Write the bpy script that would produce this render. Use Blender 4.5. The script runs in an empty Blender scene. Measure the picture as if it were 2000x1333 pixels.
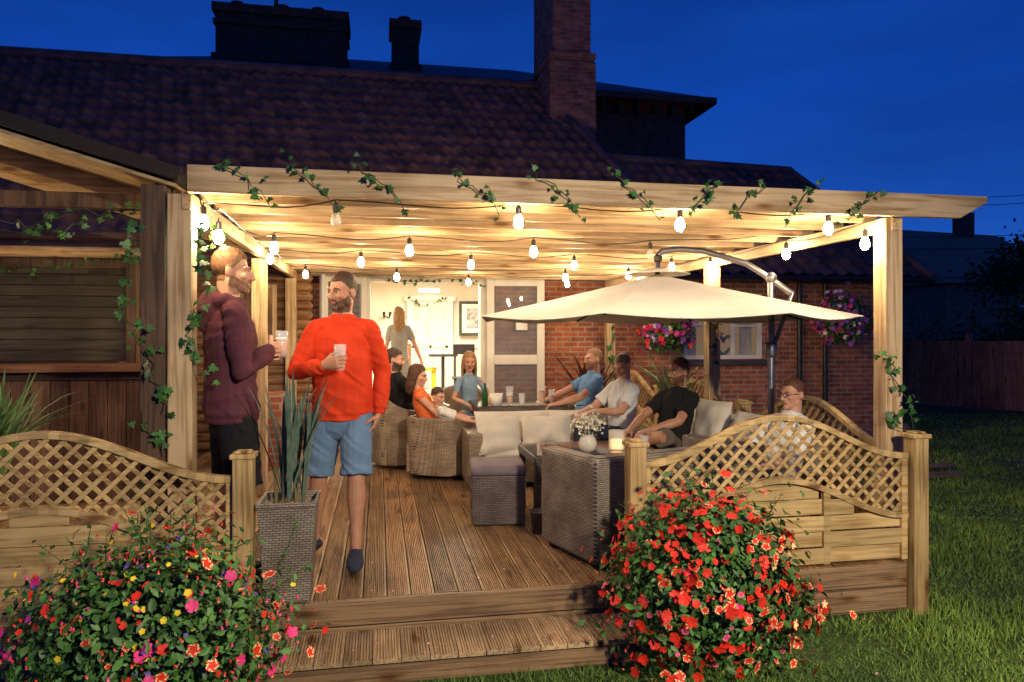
import bpy, math, random
import numpy as np
from mathutils import Vector, Matrix, noise
random.seed(7); np.random.seed(7)
V=Vector; rad=math.radians
sc=bpy.context.scene
sc.view_settings.view_transform='Standard'
try: sc.view_settings.look='None'
except: pass
GZ=-0.30
# ------------------------------------------------------------------ helpers
def link(o,parent=None):
    sc.collection.objects.link(o)
    if parent: o.parent=parent
    return o
def grp(name,loc=(0,0,0)):
    e=bpy.data.objects.new(name,None); e.location=loc; e.empty_display_size=.2
    return link(e)
def RZ(a): return Matrix.Rotation(a,3,'Z')
def RX(a): return Matrix.Rotation(a,3,'X')
def RY(a): return Matrix.Rotation(a,3,'Y')
class MB:
    def __init__(s): s.v=[];s.f=[];s.m=[]
    def add(s,vs,fs,mi=0):
        b=len(s.v); s.v.extend([tuple(p) for p in vs]); s.f.extend([tuple(i+b for i in f) for f in fs])
        s.m.extend([mi]*len(fs) if isinstance(mi,int) else mi)
    def box(s,c,d,rot=None,mi=0):
        c=V(c);vs=[]
        for z in(-.5,.5):
            for y in(-.5,.5):
                for x in(-.5,.5):
                    p=V((x*d[0],y*d[1],z*d[2]))
                    if rot is not None:p=rot@p
                    vs.append(c+p)
        s.add(vs,[(0,2,3,1),(4,5,7,6),(0,1,5,4),(2,6,7,3),(0,4,6,2),(1,3,7,5)],mi)
    def ab(s,a,b,mi=0):
        s.box([(a[i]+b[i])/2 for i in range(3)],[abs(b[i]-a[i]) for i in range(3)],None,mi)
    def bar(s,p,q,w,h,up=(0,0,1),mi=0):
        p=V(p);q=V(q);t=(q-p);L=t.length
        if L<1e-5:return
        t.normalize();u=V(up);sd=t.cross(u)
        if sd.length<1e-4: sd=t.cross(V((0,1,0)))
        sd.normalize();u=sd.cross(t)
        R=Matrix((t,sd,u)).transposed()
        s.box((p+q)/2,(L,w,h),R,mi)
    def loft(s,pts,rad_,side=None,n=12,mi=0,round0=True,round1=True):
        pts=[V(p) for p in pts]
        rr=[(r,r) if not isinstance(r,(tuple,list)) else tuple(r) for r in rad_]
        P=[];Rr=[]
        t0=(pts[1]-pts[0]).normalized();t1=(pts[-1]-pts[-2]).normalized()
        if round0:
            for a in(80,50,22):
                a=rad(a);m=min(rr[0]); P.append(pts[0]-t0*m*math.sin(a));Rr.append((rr[0][0]*math.cos(a),rr[0][1]*math.cos(a)))
        P+=pts;Rr+=rr
        if round1:
            for a in(22,50,80):
                a=rad(a);m=min(rr[-1]); P.append(pts[-1]+t1*m*math.sin(a));Rr.append((rr[-1][0]*math.cos(a),rr[-1][1]*math.cos(a)))
        N=len(P);vs=[]
        sd=V(side) if side is not None else (V((1,0,0)) if abs(t0.x)<.8 else V((0,1,0)))
        for i in range(N):
            t=(P[min(i+1,N-1)]-P[max(i-1,0)]).normalized()
            a=sd-t*sd.dot(t)
            if a.length<1e-4:a=t.orthogonal()
            a.normalize();b=t.cross(a)
            if side is None: sd=a
            for k in range(n):
                th=2*math.pi*k/n
                vs.append(P[i]+a*math.cos(th)*Rr[i][0]+b*math.sin(th)*Rr[i][1])
        fs=[]
        for i in range(N-1):
            for k in range(n):
                k2=(k+1)%n
                fs.append((i*n+k,i*n+k2,(i+1)*n+k2,(i+1)*n+k))
        fs.append(tuple(reversed(range(n))));fs.append(tuple((N-1)*n+k for k in range(n)))
        s.add(vs,fs,mi)
    def ell(s,c,r,rot=None,mi=0,nu=14,nv=9):
        c=V(c)
        if not isinstance(r,(tuple,list)): r=(r,r,r)
        vs=[];fs=[]
        def T(p):
            p=V((p[0]*r[0],p[1]*r[1],p[2]*r[2]))
            return c+(rot@p if rot is not None else p)
        vs.append(T((0,0,-1)))
        for j in range(1,nv):
            ph=math.pi*j/nv-math.pi/2
            for k in range(nu):
                th=2*math.pi*k/nu; vs.append(T((math.cos(ph)*math.cos(th),math.cos(ph)*math.sin(th),math.sin(ph))))
        vs.append(T((0,0,1)));L=len(vs)-1
        for k in range(nu):
            k2=(k+1)%nu
            fs.append((0,1+k2,1+k));fs.append((L,1+(nv-2)*nu+k,1+(nv-2)*nu+k2))
            for j in range(nv-2): fs.append((1+j*nu+k,1+j*nu+k2,1+(j+1)*nu+k2,1+(j+1)*nu+k))
        s.add(vs,fs,mi)
    def lathe(s,c,prof,n=20,mi=0,axis=None):
        c=V(c);vs=[];fs=[]
        for (r,z) in prof:
            for k in range(n):
                th=2*math.pi*k/n;p=V((r*math.cos(th),r*math.sin(th),z))
                vs.append(c+(axis@p if axis is not None else p))
        N=len(prof)
        for i in range(N-1):
            for k in range(n):
                k2=(k+1)%n;fs.append((i*n+k,i*n+k2,(i+1)*n+k2,(i+1)*n+k))
        fs.append(tuple(reversed(range(n))));fs.append(tuple((N-1)*n+k for k in range(n)))
        s.add(vs,fs,mi)
    def pillow(s,c,d,rot=None,mi=0,n=10):
        c=V(c);vs=[];fs=[]
        for sg in(-1,1):
            for i in range(n+1):
                for j in range(n+1):
                    u=-1+2*i/n;w=-1+2*j/n
                    t=((1-u**4)*(1-w**4))**.5
                    p=V((u*d[0]/2*(1+.04*abs(w)**2),sg*t*d[1]/2,w*d[2]/2*(1+.04*abs(u)**2)))
                    p.y+=.03*noise.noise(V((u*2+c.x*9,w*2+c.y*7,sg)))*t
                    vs.append(c+(rot@p if rot is not None else p))
        q=(n+1)**2
        for g in range(2):
            for i in range(n):
                for j in range(n):
                    a=g*q+i*(n+1)+j;f=(a,a+1,a+n+2,a+n+1)
                    fs.append(f if g else tuple(reversed(f)))
        s.add(vs,fs,mi)
    def build(s,name,mats,parent=None,smooth=False,bevel=0,solid=0):
        me=bpy.data.meshes.new(name)
        off=V(parent.location) if parent else V((0,0,0))
        me.from_pydata([V(p)-off for p in s.v],[],s.f)
        if not isinstance(mats,(list,tuple)):mats=[mats]
        for m in mats:me.materials.append(m)
        me.polygons.foreach_set('material_index',s.m)
        if smooth: me.polygons.foreach_set('use_smooth',[True]*len(me.polygons))
        me.update()
        o=link(bpy.data.objects.new(name,me),parent)
        if solid:
            m=o.modifiers.new('s','SOLIDIFY');m.thickness=solid
        if bevel:
            m=o.modifiers.new('b','BEVEL');m.width=bevel;m.segments=2;m.limit_method='ANGLE'
        return o
# ------------------------------------------------------------------ materials
def base(name):
    m=bpy.data.materials.new(name);m.use_nodes=True;nt=m.node_tree
    b=nt.nodes['Principled BSDF'];return m,nt,b
def ramp(nt,fac,stops):
    r=nt.nodes.new('ShaderNodeValToRGB');e=r.color_ramp.elements
    while len(e)<len(stops): e.new(.5)
    for i,(p,c) in enumerate(stops):
        e[i].position=p; e[i].color=(*c,1) if len(c)==3 else c
    nt.links.new(fac,r.inputs[0]);return r.outputs[0]
def coords(nt,stretch=(1,1,1)):
    tc=nt.nodes.new('ShaderNodeTexCoord');mp=nt.nodes.new('ShaderNodeMapping')
    mp.inputs['Scale'].default_value=stretch
    nt.links.new(tc.outputs['Object'],mp.inputs[0]);return mp.outputs[0]
def island(nt,col,amt):
    g=nt.nodes.new('ShaderNodeNewGeometry')
    mr=nt.nodes.new('ShaderNodeMapRange');mr.inputs['To Min'].default_value=1-amt;mr.inputs['To Max'].default_value=1+amt
    nt.links.new(g.outputs['Random Per Island'],mr.inputs['Value'])
    mx=nt.nodes.new('ShaderNodeVectorMath');mx.operation='SCALE'
    nt.links.new(col,mx.inputs[0]);nt.links.new(mr.outputs[0],mx.inputs['Scale']);return mx.outputs[0]
def bumpn(nt,b,h,strength,dist=.01):
    bm=nt.nodes.new('ShaderNodeBump');bm.inputs['Strength'].default_value=strength;bm.inputs['Distance'].default_value=dist
    nt.links.new(h,bm.inputs['Height']);nt.links.new(bm.outputs[0],b.inputs['Normal'])
def mult(nt,c,d,f=.9):
    mx=nt.nodes.new('ShaderNodeMix');mx.data_type='RGBA';mx.blend_type='MULTIPLY';mx.inputs[0].default_value=f
    nt.links.new(c,mx.inputs[6]);nt.links.new(d,mx.inputs[7]);return mx.outputs[2]
def M(name,col,col2=None,rough=.6,scale=8,bump=.0,bscale=None,metal=0,stretch=(1,1,1),isl=0,spec=.4,lo=.35,hi=.65,emit=None,es=1,sss=0,dist=.01):
    m,nt,b=base(name);b.inputs['Roughness'].default_value=rough;b.inputs['Metallic'].default_value=metal
    b.inputs['Specular IOR Level'].default_value=spec
    co=coords(nt,stretch);nz=nt.nodes.new('ShaderNodeTexNoise');nz.inputs['Scale'].default_value=scale;nz.inputs['Detail'].default_value=6
    nt.links.new(co,nz.inputs['Vector'])
    if col2 is None: col2=tuple(c*.75 for c in col)
    c=ramp(nt,nz.outputs[0],[(lo,col2),(hi,col)])
    if isl: c=island(nt,c,isl)
    nt.links.new(c,b.inputs['Base Color'])
    if bump:
        n2=nt.nodes.new('ShaderNodeTexNoise');n2.inputs['Scale'].default_value=bscale or scale*3;n2.inputs['Detail'].default_value=5
        nt.links.new(co,n2.inputs['Vector']);bumpn(nt,b,n2.outputs[0],bump,dist)
    if sss:
        b.inputs['Subsurface Weight'].default_value=sss;b.inputs['Subsurface Radius'].default_value=(.01,.004,.002)
    if emit: b.inputs['Emission Color'].default_value=(*emit,1);b.inputs['Emission Strength'].default_value=es
    return m
def wood(name,col,dark,axis='X',rough=.6,isl=.15,knots=True,fine=26):
    m,nt,b=base(name);b.inputs['Roughness'].default_value=rough;b.inputs['Specular IOR Level'].default_value=.3
    st={'X':(1.2,fine,fine),'Y':(fine,1.2,fine),'Z':(fine,fine,1.2)}[axis]
    co=coords(nt,st);nz=nt.nodes.new('ShaderNodeTexNoise');nz.inputs['Scale'].default_value=1.6;nz.inputs['Detail'].default_value=8;nz.inputs['Distortion'].default_value=.6
    nt.links.new(co,nz.inputs['Vector'])
    c=ramp(nt,nz.outputs[0],[(.36,dark),(.46,tuple((a+d)/2 for a,d in zip(col,dark))),(.54,col)])
    c=island(nt,c,isl)
    if knots:
        ks={'X':(2.6,9,9),'Y':(9,2.6,9),'Z':(9,9,2.6)}[axis]
        ck=coords(nt,ks);vo=nt.nodes.new('ShaderNodeTexVoronoi');vo.inputs['Scale'].default_value=.9
        nt.links.new(ck,vo.inputs['Vector'])
        kc=ramp(nt,vo.outputs['Distance'],[(.08,(.30,.17,.09)),(.16,(.8,.68,.55)),(.24,(1,1,1))]);c=mult(nt,c,kc,.85)
    cd=coords(nt,(1,1,1));n3=nt.nodes.new('ShaderNodeTexNoise');n3.inputs['Scale'].default_value=2.5;n3.inputs['Detail'].default_value=5
    nt.links.new(cd,n3.inputs['Vector']);dc=ramp(nt,n3.outputs[0],[(.3,(.62,.60,.58)),(.6,(1,1,1))]);c=mult(nt,c,dc,.9)
    nt.links.new(c,b.inputs['Base Color']);bumpn(nt,b,nz.outputs[0],.3,.004)
    return m
def brickmat(name,c1,c2,mortar,bw=.225,bh=.075,ms=.011,rough=.85,bump=.6):
    m,nt,b=base(name);b.inputs['Roughness'].default_value=rough;b.inputs['Specular IOR Level'].default_value=.25
    tc=nt.nodes.new('ShaderNodeTexCoord');sp=nt.nodes.new('ShaderNodeSeparateXYZ');nt.links.new(tc.outputs['Object'],sp.inputs[0])
    ad=nt.nodes.new('ShaderNodeMath');ad.operation='ADD';nt.links.new(sp.outputs[0],ad.inputs[0]);nt.links.new(sp.outputs[1],ad.inputs[1])
    cb=nt.nodes.new('ShaderNodeCombineXYZ');nt.links.new(ad.outputs[0],cb.inputs[0]);nt.links.new(sp.outputs[2],cb.inputs[1])
    br=nt.nodes.new('ShaderNodeTexBrick');nt.links.new(cb.outputs[0],br.inputs['Vector'])
    br.inputs['Scale'].default_value=1;br.inputs['Brick Width'].default_value=bw;br.inputs['Row Height'].default_value=bh
    br.inputs['Mortar Size'].default_value=ms;br.inputs['Mortar Smooth'].default_value=.2
    br.inputs['Color1'].default_value=(*c1,1);br.inputs['Color2'].default_value=(*c2,1);br.inputs['Mortar'].default_value=(*mortar,1)
    nz=nt.nodes.new('ShaderNodeTexNoise');nz.inputs['Scale'].default_value=6;nz.inputs['Detail'].default_value=6;nt.links.new(tc.outputs['Object'],nz.inputs['Vector'])
    dc=ramp(nt,nz.outputs[0],[(.3,(.55,.5,.5)),(.62,(1.0,1.0,1.0))])
    nt.links.new(mult(nt,br.outputs[0],dc,.9),b.inputs['Base Color'])
    iv=nt.nodes.new('ShaderNodeMath');iv.operation='SUBTRACT';iv.inputs[0].default_value=1;nt.links.new(br.outputs['Fac'],iv.inputs[1])
    bumpn(nt,b,iv.outputs[0],bump,.01)
    return m
def wickermat(name,c1,c2):
    return brickmat(name,c1,c2,tuple(x*.28 for x in c2),bw=.034,bh=.0125,ms=.0019,rough=.45,bump=.8)
def glassmat(name,col=(1,1,1),rough=.0,alpha=.25):
    m,nt,b=base(name);b.inputs['Base Color'].default_value=(*col,1);b.inputs['Roughness'].default_value=rough
    b.inputs['Alpha'].default_value=alpha;b.inputs['Specular IOR Level'].default_value=.8
    return m

pineX=wood('pine_x',(.58,.415,.235),(.36,.22,.10),'X')
pineY=wood('pine_y',(.58,.415,.235),(.36,.22,.10),'Y')
pineZ=wood('pine_z',(.58,.415,.235),(.36,.22,.10),'Z')
fenceX=wood('fence_x',(.56,.385,.165),(.34,.215,.08),'X',isl=.24)
fenceZ=wood('fence_z',(.54,.37,.155),(.32,.20,.075),'Z',isl=.15)
darkX=wood('dark_x',(.085,.052,.035),(.04,.024,.016),'X')
darkZ=wood('dark_z',(.13,.075,.045),(.055,.032,.02),'Z')
deckY=wood('deck_y',(.34,.205,.10),(.16,.09,.045),'Y',isl=.32,rough=.5,fine=40)
deckX=wood('deck_x',(.30,.19,.10),(.15,.09,.05),'X',isl=.25,rough=.55,fine=40)
brick=brickmat('red_brick',(.50,.14,.065),(.28,.085,.05),(.36,.29,.22))
brickD=brickmat('old_brick',(.24,.08,.05),(.14,.05,.042),(.15,.12,.09))
wickG=wickermat('wicker_grey',(.36,.31,.25),(.26,.22,.175))
wickT=wickermat('wicker_tan',(.46,.36,.24),(.36,.27,.18))
cream=M('cream_fabric',(.64,.58,.48),(.54,.48,.40),rough=.9,scale=5,bump=.3,bscale=60)
canopy=M('canopy_fabric',(.60,.55,.48),(.53,.48,.42),rough=.85,scale=3,bump=.15,bscale=200)
white=M('white_paint',(.74,.71,.64),(.66,.62,.55),rough=.45,scale=4)
blackm=M('black_metal',(.03,.03,.032),rough=.4,metal=.3)
greym=M('grey_metal',(.25,.25,.26),(.18,.18,.19),rough=.35,metal=.8)
glass=glassmat('clear_glass',(.95,.97,1),.02,.22)
beer=M('beer',(.75,.30,.03),(.7,.26,.02),rough=.1,spec=.6)
foam=M('beer_foam',(.85,.8,.7),rough=.8)
tblglass=M('table_glass',(.05,.045,.04),rough=.06,spec=.7)
tilem=M('clay_tile',(.19,.085,.07),(.07,.036,.038),rough=.7,scale=3.2,bump=.3,bscale=25)
slate=M('slate',(.11,.09,.10),(.07,.06,.07),rough=.6,scale=4,bump=.3)
ivyL=M('ivy_leaf',(.055,.16,.032),(.022,.08,.016),rough=.5,scale=30,isl=.35)
ivyS=M('ivy_stem',(.05,.06,.02),rough=.7)
# ------------------------------------------------------------------ camera + world
a=math.atan(260/1400)
cam=bpy.data.cameras.new('camera');co=link(bpy.data.objects.new('camera',cam));sc.camera=co
cam.lens=25.2;cam.sensor_width=36;cam.shift_y=-.008;cam.clip_end=500;cam.clip_start=.05
co.location=(0,0,1.41);co.rotation_euler=(rad(90),0,-a)
w=bpy.data.worlds.new('World');sc.world=w;w.use_nodes=True;nt=w.node_tree
bg=nt.nodes['Background']
sky=nt.nodes.new('ShaderNodeTexSky');sky.sky_type='NISHITA';sky.sun_disc=False;sky.sun_elevation=rad(1);sky.sun_rotation=rad(200);sky.ozone_density=4
tc=nt.nodes.new('ShaderNodeTexCoord');sp=nt.nodes.new('ShaderNodeSeparateXYZ');nt.links.new(tc.outputs['Generated'],sp.inputs[0])
r=ramp(nt,sp.outputs[2],[(0,(.014,.065,.30)),(.12,(.009,.080,.46)),(.3,(.004,.055,.39)),(.6,(.003,.028,.21))])
mp=nt.nodes.new('ShaderNodeMapping');mp.inputs['Scale'].default_value=(1.2,1.2,5);mp.inputs['Rotation'].default_value=(0,.25,.4)
nt.links.new(tc.outputs['Generated'],mp.inputs[0])
nz=nt.nodes.new('ShaderNodeTexNoise');nz.inputs['Scale'].default_value=1.6;nz.inputs['Detail'].default_value=5;nt.links.new(mp.outputs[0],nz.inputs['Vector'])
cl=ramp(nt,nz.outputs[0],[(.35,(.68,.68,.72)),(.7,(1.2,1.15,1.08))])
mo=mult(nt,r,cl,1)
sm=nt.nodes.new('ShaderNodeMix');sm.data_type='RGBA';sm.blend_type='ADD';sm.inputs[0].default_value=.004
nt.links.new(mo,sm.inputs[6]);nt.links.new(sky.outputs[0],sm.inputs[7])
nt.links.new(sm.outputs[2],bg.inputs[0]);bg.inputs[1].default_value=1.0
def light(kind,name,loc,e,col,tgt=None,size=.1,spot=None,sy=None):
    l=bpy.data.lights.new(name,kind);l.energy=e;l.color=col
    if kind=='AREA': l.size=size
    else: l.shadow_soft_size=size
    if spot: l.spot_size=rad(spot);l.spot_blend=.9
    o=link(bpy.data.objects.new(name,l));o.location=loc
    if tgt is not None: o.rotation_euler=(V(tgt)-V(loc)).to_track_quat('-Z','Y').to_euler()
    return o
light('SPOT','front_fill_spot',(2.0,-1.4,2.9),1500,(1,.86,.64),(0.9,3.8,-.2),.16,96)  # unseen spot added behind the camera, standing in for a frontal flash
# ------------------------------------------------------------------ ground + grass
grassm=M('lawn',(.06,.095,.018),(.028,.048,.010),rough=.95,scale=3,bump=.6,bscale=60,dist=.03)
mb=MB()
mb.add([(-150,-30,GZ),(150,-30,GZ),(150,250,GZ),(-150,250,GZ)],[(0,1,2,3)]);mb.build('ground',grassm)
def npmesh(name,verts,faces_flat,nper,matidx,mats,parent=None,smooth=False):
    me=bpy.data.meshes.new(name);nv=len(verts);nf=len(faces_flat)//nper
    off=np.array(parent.location) if parent else np.zeros(3)
    me.vertices.add(nv);me.vertices.foreach_set('co',(verts-off).astype(np.float32).ravel())
    me.loops.add(nf*nper);me.loops.foreach_set('vertex_index',faces_flat.astype(np.int32))
    me.polygons.add(nf);me.polygons.foreach_set('loop_start',np.arange(nf,dtype=np.int32)*nper)
    me.polygons.foreach_set('loop_total',np.full(nf,nper,dtype=np.int32))
    for m in mats:me.materials.append(m)
    me.polygons.foreach_set('material_index',matidx.astype(np.int32))
    if smooth: me.polygons.foreach_set('use_smooth',np.ones(nf,dtype=bool))
    me.update(calc_edges=True);me.validate()
    return link(bpy.data.objects.new(name,me),parent)
def scatter(name,tv,tf,tm,pos,nrm,scale,mats,parent=None,smooth=False):
    tv=np.array(tv,float);tf=np.array(tf);N=len(pos);k=len(tv)
    z=nrm/np.linalg.norm(nrm,axis=1,keepdims=True)
    r_=np.random.normal(size=(N,3));x=r_-z*(r_*z).sum(1,keepdims=True);x/=np.linalg.norm(x,axis=1,keepdims=True)
    y=np.cross(z,x);s=scale[:,None,None]
    P=pos[:,None,:]+s*(tv[None,:,0:1]*x[:,None,:]+tv[None,:,1:2]*y[:,None,:]+tv[None,:,2:3]*z[:,None,:])
    F=(tf[None,:,:]+(np.arange(N)*k)[:,None,None])
    mi=np.tile(np.array(tm),(N,1))
    return npmesh(name,P.reshape(-1,3),F.reshape(-1),tf.shape[1],mi.ravel(),mats,parent,smooth)
N=150000
t=np.random.uniform(-.45,.78,N);d=2.6*np.exp(np.random.uniform(0,1,N)*math.log(15/2.6))
sn,cs=math.sin(a),math.cos(a)
X=d*(cs*t+sn);Y=d*(cs-t*sn)
ok=~((X<3.3)&(Y>3.85)&(X>-6)) & ~((X>-.75)&(X<1.5)&(Y>3.5))&~((X<8.4)&(Y>10.3))
X,Y,d=X[ok],Y[ok],d[ok];N=len(X)
clump=np.array([noise.noise(V((x*1.3,y*1.3,0)))+.7*noise.noise(V((x*5,y*5,3))) for x,y in zip(X,Y)])
hh=np.random.uniform(.015,.045,N)*(1+.03*d)*(1+1.1*clump);ww=.0022*(.6+d*.28)
th=np.random.uniform(0,math.pi,N);lx=np.random.normal(0,.02,N);ly=np.random.normal(0,.02,N)
vs=np.zeros((N,3,3));vs[:,0]=np.stack([X-ww*np.cos(th),Y-ww*np.sin(th),np.full(N,GZ)],1)
vs[:,1]=np.stack([X+ww*np.cos(th),Y+ww*np.sin(th),np.full(N,GZ)],1);vs[:,2]=np.stack([X+lx,Y+ly,GZ+hh],1)
gb=M('grass_blade',(.22,.33,.05),(.09,.16,.03),rough=.8,scale=1.1,isl=.45)
npmesh('grass',vs.reshape(-1,3),np.arange(N*3),3,np.zeros(N),[gb])
# ------------------------------------------------------------------ deck
def grooved(mb,x0,x1,y0,y1,z,mi=0,th=.028,ng=9,mode='Y'):
    w=(x1-x0) if mode=='Y' else (y1-y0)
    pr=[(0,-th),(0,-.002)]
    m=.010;gw=(w-2*m)/ng
    for i in range(ng):
        b=m+i*gw
        pr+=[(b,0),(b+gw*.25,-.006),(b+gw*.55,-.006),(b+gw*.8,0)]
    pr+=[(w,-.002),(w,-th)]
    k=len(pr)
    if mode=='Y': vs=[(x0+p,y0,z+q) for p,q in pr]+[(x0+p,y1,z+q) for p,q in pr]
    else: vs=[(x0,z-q,y0+p) for p,q in pr]+[(x1,z-q,y0+p) for p,q in pr]
    fs=[(i,i+1,k+i+1,k+i) for i in range(k-1)]+[(0,k,2*k-1,k-1),tuple(range(k)),tuple(range(2*k-1,k-1,-1))]
    mb.add(vs,fs,mi)
g=grp('timber_deck',(1.2,6,0))
mb=MB();x=-5.2
while x<3.27:
    cut=random.uniform(5.2,8.6)
    grooved(mb,x,x+.121,3.905 if x>-.75 else 3.95,cut,0);grooved(mb,x,x+.121,cut+.004,10.35,0);x+=.128
mb.build('boards',deckY,g)
mb=MB()
grooved(mb,-.75,1.5,-.135,-.004,3.875,mode='R')
for x0,x1 in((-5,-.76),(1.5,3.2)):
    for zz in(-.28,-.135,):
        grooved(mb,x0,x1,zz,zz+.13,3.885,mode='R')
mb.ab((-5,3.915,GZ),(3.22,3.96,-.03))
mb.build('riser',deckX,g)
mb=MB()
for zz in(-.28,-.135):
    mb.ab((3.262,3.9,zz),(3.29,10.2,zz+.13))
mb.build('side_boards',deckX,g)
g=grp('deck_step',(.4,3.7,-.16))
mb=MB();x=-.72
while x<1.5:
    grooved(mb,x,x+.134,3.515,3.868,-.16,ng=8);x+=.1385
mb.build('treads',wood('step_wood',(.48,.33,.18),(.25,.16,.085),'Y',isl=.3,fine=40),g)
mb=MB();grooved(mb,-.72,1.515,-.30,-.19,3.545,mode='R');mb.ab((1.47,3.545,-.3),(1.5,3.868,-.19));mb.build('front_board',deckX,g)
# ------------------------------------------------------------------ fences
def curve_rail(mb,P,w,h,mi=0):
    for i in range(len(P)-1): 
        e=(P[i+1]-P[i]).normalized()*.002
        mb.bar(P[i]-e,P[i+1]+e,w,h,mi=mi)
def panel(p0,p1,solid_bot,zlo=.30,zhi=.66,A=.25,Al=.24,parent=None):
    p0=V((*p0,0));p1=V((*p1,0));L=(p1-p0).length;t=(p1-p0).normalized();nrm=t.cross(V((0,0,1)))
    Z=V((0,0,1))
    top=lambda u:zhi+A*math.sin(math.pi*min(max(u/L,0),1))**2
    low=lambda u:zlo+Al*math.sin(math.pi*min(max(u/L,0),1))**2
    pt=lambda u,z,o=0:p0+t*u+Z*z+nrm*o
    mb=MB();n=40
    curve_rail(mb,[pt(L*i/n,top(L*i/n)) for i in range(n+1)],.05,.035)
    curve_rail(mb,[pt(L*i/n,low(L*i/n)) for i in range(n+1)],.05,.035)
    mb.bar(pt(.018,solid_bot),pt(.018,zhi-.015),.036,.04,up=t)
    mb.bar(pt(L-.018,solid_bot),pt(L-.018,zhi-.015),.036,.04,up=t)
    for sg,o in((1,.009),(-1,-.009)):
        c=-1.2
        while c<L+1.2:
            seg=[];
            for k in range(0,260):
                z=.25+k*.003
                u=c+sg*(z-.25)
                if .03<u<L-.03 and low(u)+.012<z<top(u)-.012: seg.append((u,z))
            if len(seg)>4:
                mb.bar(pt(seg[0][0],seg[0][1],o),pt(seg[-1][0],seg[-1][1],o),.009,.023,up=t)
            c+=.088
    z=solid_bot+.004;k=0
    while z<zlo+Al:
        hgt=.092
        us=[u for u in np.linspace(.03,L-.03,60) if low(u)-.012>z+hgt*.55]
        if len(us)>4:
            u0,u1=us[0],us[-1]
            cuts=[u0]+[c_ for c_ in (L*.33,L*.68) if u0<c_<u1]+[u1]
            for i in range(len(cuts)-1):
                o=.010*(1 if (i+k)%2 else -1)
                mb.bar(pt(cuts[i],z+hgt/2,o),pt(cuts[i+1],z+hgt/2,o),.010,hgt)
        z+=hgt+.004;k+=1
    for c_ in(L*.33,L*.68):
        mb.bar(pt(c_,solid_bot),pt(c_,low(c_)-.01),.034,.045,up=t)
    return mb.build('panel',fenceX,parent,bevel=.003)
def fpost(mb,x,y,z0=GZ,z1=.80,s=.098):
    mb.ab((x-s/2,y-s/2,z0),(x+s/2,y+s/2,z1-.03))
    mb.ab((x-s/2-.012,y-s/2-.012,z1-.03),(x+s/2+.012,y+s/2+.012,z1-.005))
    mb.ab((x-s/2+.01,y-s/2+.01,z1-.005),(x+s/2-.01,y+s/2-.01,z1+.008))
g=grp('trellis_fence',(2.3,3.89,0))
panel((1.48,3.875),(3.17,3.875),.03,parent=g)
mb=MB();fpost(mb,1.43,3.865,-.14);fpost(mb,3.235,3.865);mb.build('posts',fenceZ,g,bevel=.005)
g=grp('trellis_fence',(-1.6,3.89,0))
panel((-2.53,3.875),(-.73,3.875),-.02,parent=g)
panel((-4.43,3.875),(-2.63,3.875),-.02,parent=g)
mb=MB();fpost(mb,-.68,3.865);fpost(mb,-2.58,3.865);mb.build('posts',fenceZ,g,bevel=.005)
g=grp('trellis_fence',(3.23,6,0))
for y0,y1 in((4.07,5.92),(6.03,7.9),(8.0,9.8)):
    panel((3.235,y0),(3.235,y1),.02,parent=g)
mb=MB()
for y in(5.98,7.95): fpost(mb,3.235,y)
mb.build('posts',fenceZ,g,bevel=.005)
# ------------------------------------------------------------------ pergola
g=grp('wooden_pergola',(1.1,6.9,0))
mb=MB()
vs=[( -.985,3.985,2.145),(3.66,3.985,2.145),(3.86,3.985,2.25),(3.86,3.985,2.29),(-.985,3.985,2.29)]
vs=vs+[(x_,y_+.045,z_) for x_,y_,z_ in vs]
mb.add(vs,[(0,1,2,3,4),(9,8,7,6,5)]+[(i,i+5,(i+1)%5+5,(i+1)%5) for i in range(5)])
mb.build('front_beam',pineX,g,bevel=.004)
mb=MB();y=4.32
while y<9.9:
    mb.ab((-1.0,y,2.155),(3.32,y+.045,2.275));y+=.36
mb.build('joists',pineX,g,bevel=.003)
mb=MB()
for x in(-1.0,3.225):
    mb.ab((x-.024,4.032,2.06),(x+.024,9.9,2.153))
mb.build('side_beams',pineY,g,bevel=.003)
mb=MB()
for x,y in((-1.035,4.10),(3.225,4.10),(3.225,6.58),(3.225,9.75),(-1.03,6.6),(-1.03,8.9)):
    s=.06;mb.ab((x-s,y-s,-.02),(x+s,y+s,2.058 if y>4.2 else 2.144))
mb.build('posts',pineZ,g,bevel=.004)
g=grp('bar_shelter',(-2.5,6,0))
mb=MB();mb.ab((-1.23,4.05,-.02),(-1.11,4.17,2.19));mb.ab((-4.5,4.62,2.15),(-1.1,4.7,2.24));mb.ab((-1.2,4.19,2.16),(-1.1,9,2.26));mb.build('dark_posts',darkZ,g,bevel=.004)
mb=MB()
A_=(-1.07,2.17);B_=(-4.6,3.22)
for i in range(14):
    y0=4.1+i*.2
    mb.bar((A_[0],y0+.1,A_[1]+.03),(B_[0],y0+.1,B_[1]+.03),.194,.02)
mb.build('ceiling_boards',pineX,g,bevel=.002)
mb=MB()
mb.bar((A_[0]+.03,4.075,A_[1]+.085),(B_[0],4.075,B_[1]+.093),.03,.07)
mb.bar((A_[0],5.5,A_[1]+.09),(B_[0],5.5,B_[1]+.09),2.9,.07)
mb.build('fascia',M('roof_felt',(.025,.018,.016),rough=.9),g,bevel=.003)
mb=MB()
for y in(4.9,5.7,6.5):
    mb.bar((A_[0],y,A_[1]-.03),(B_[0],y,B_[1]-.03),.05,.09)
mb.loft([(-4.6,7.0,2.13),(-1.9,7.0,2.13)],[.05,.05])
mb.build('rafters',pineX,g)
g=grp('bar_counter',(-3,6.6,0))
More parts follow.
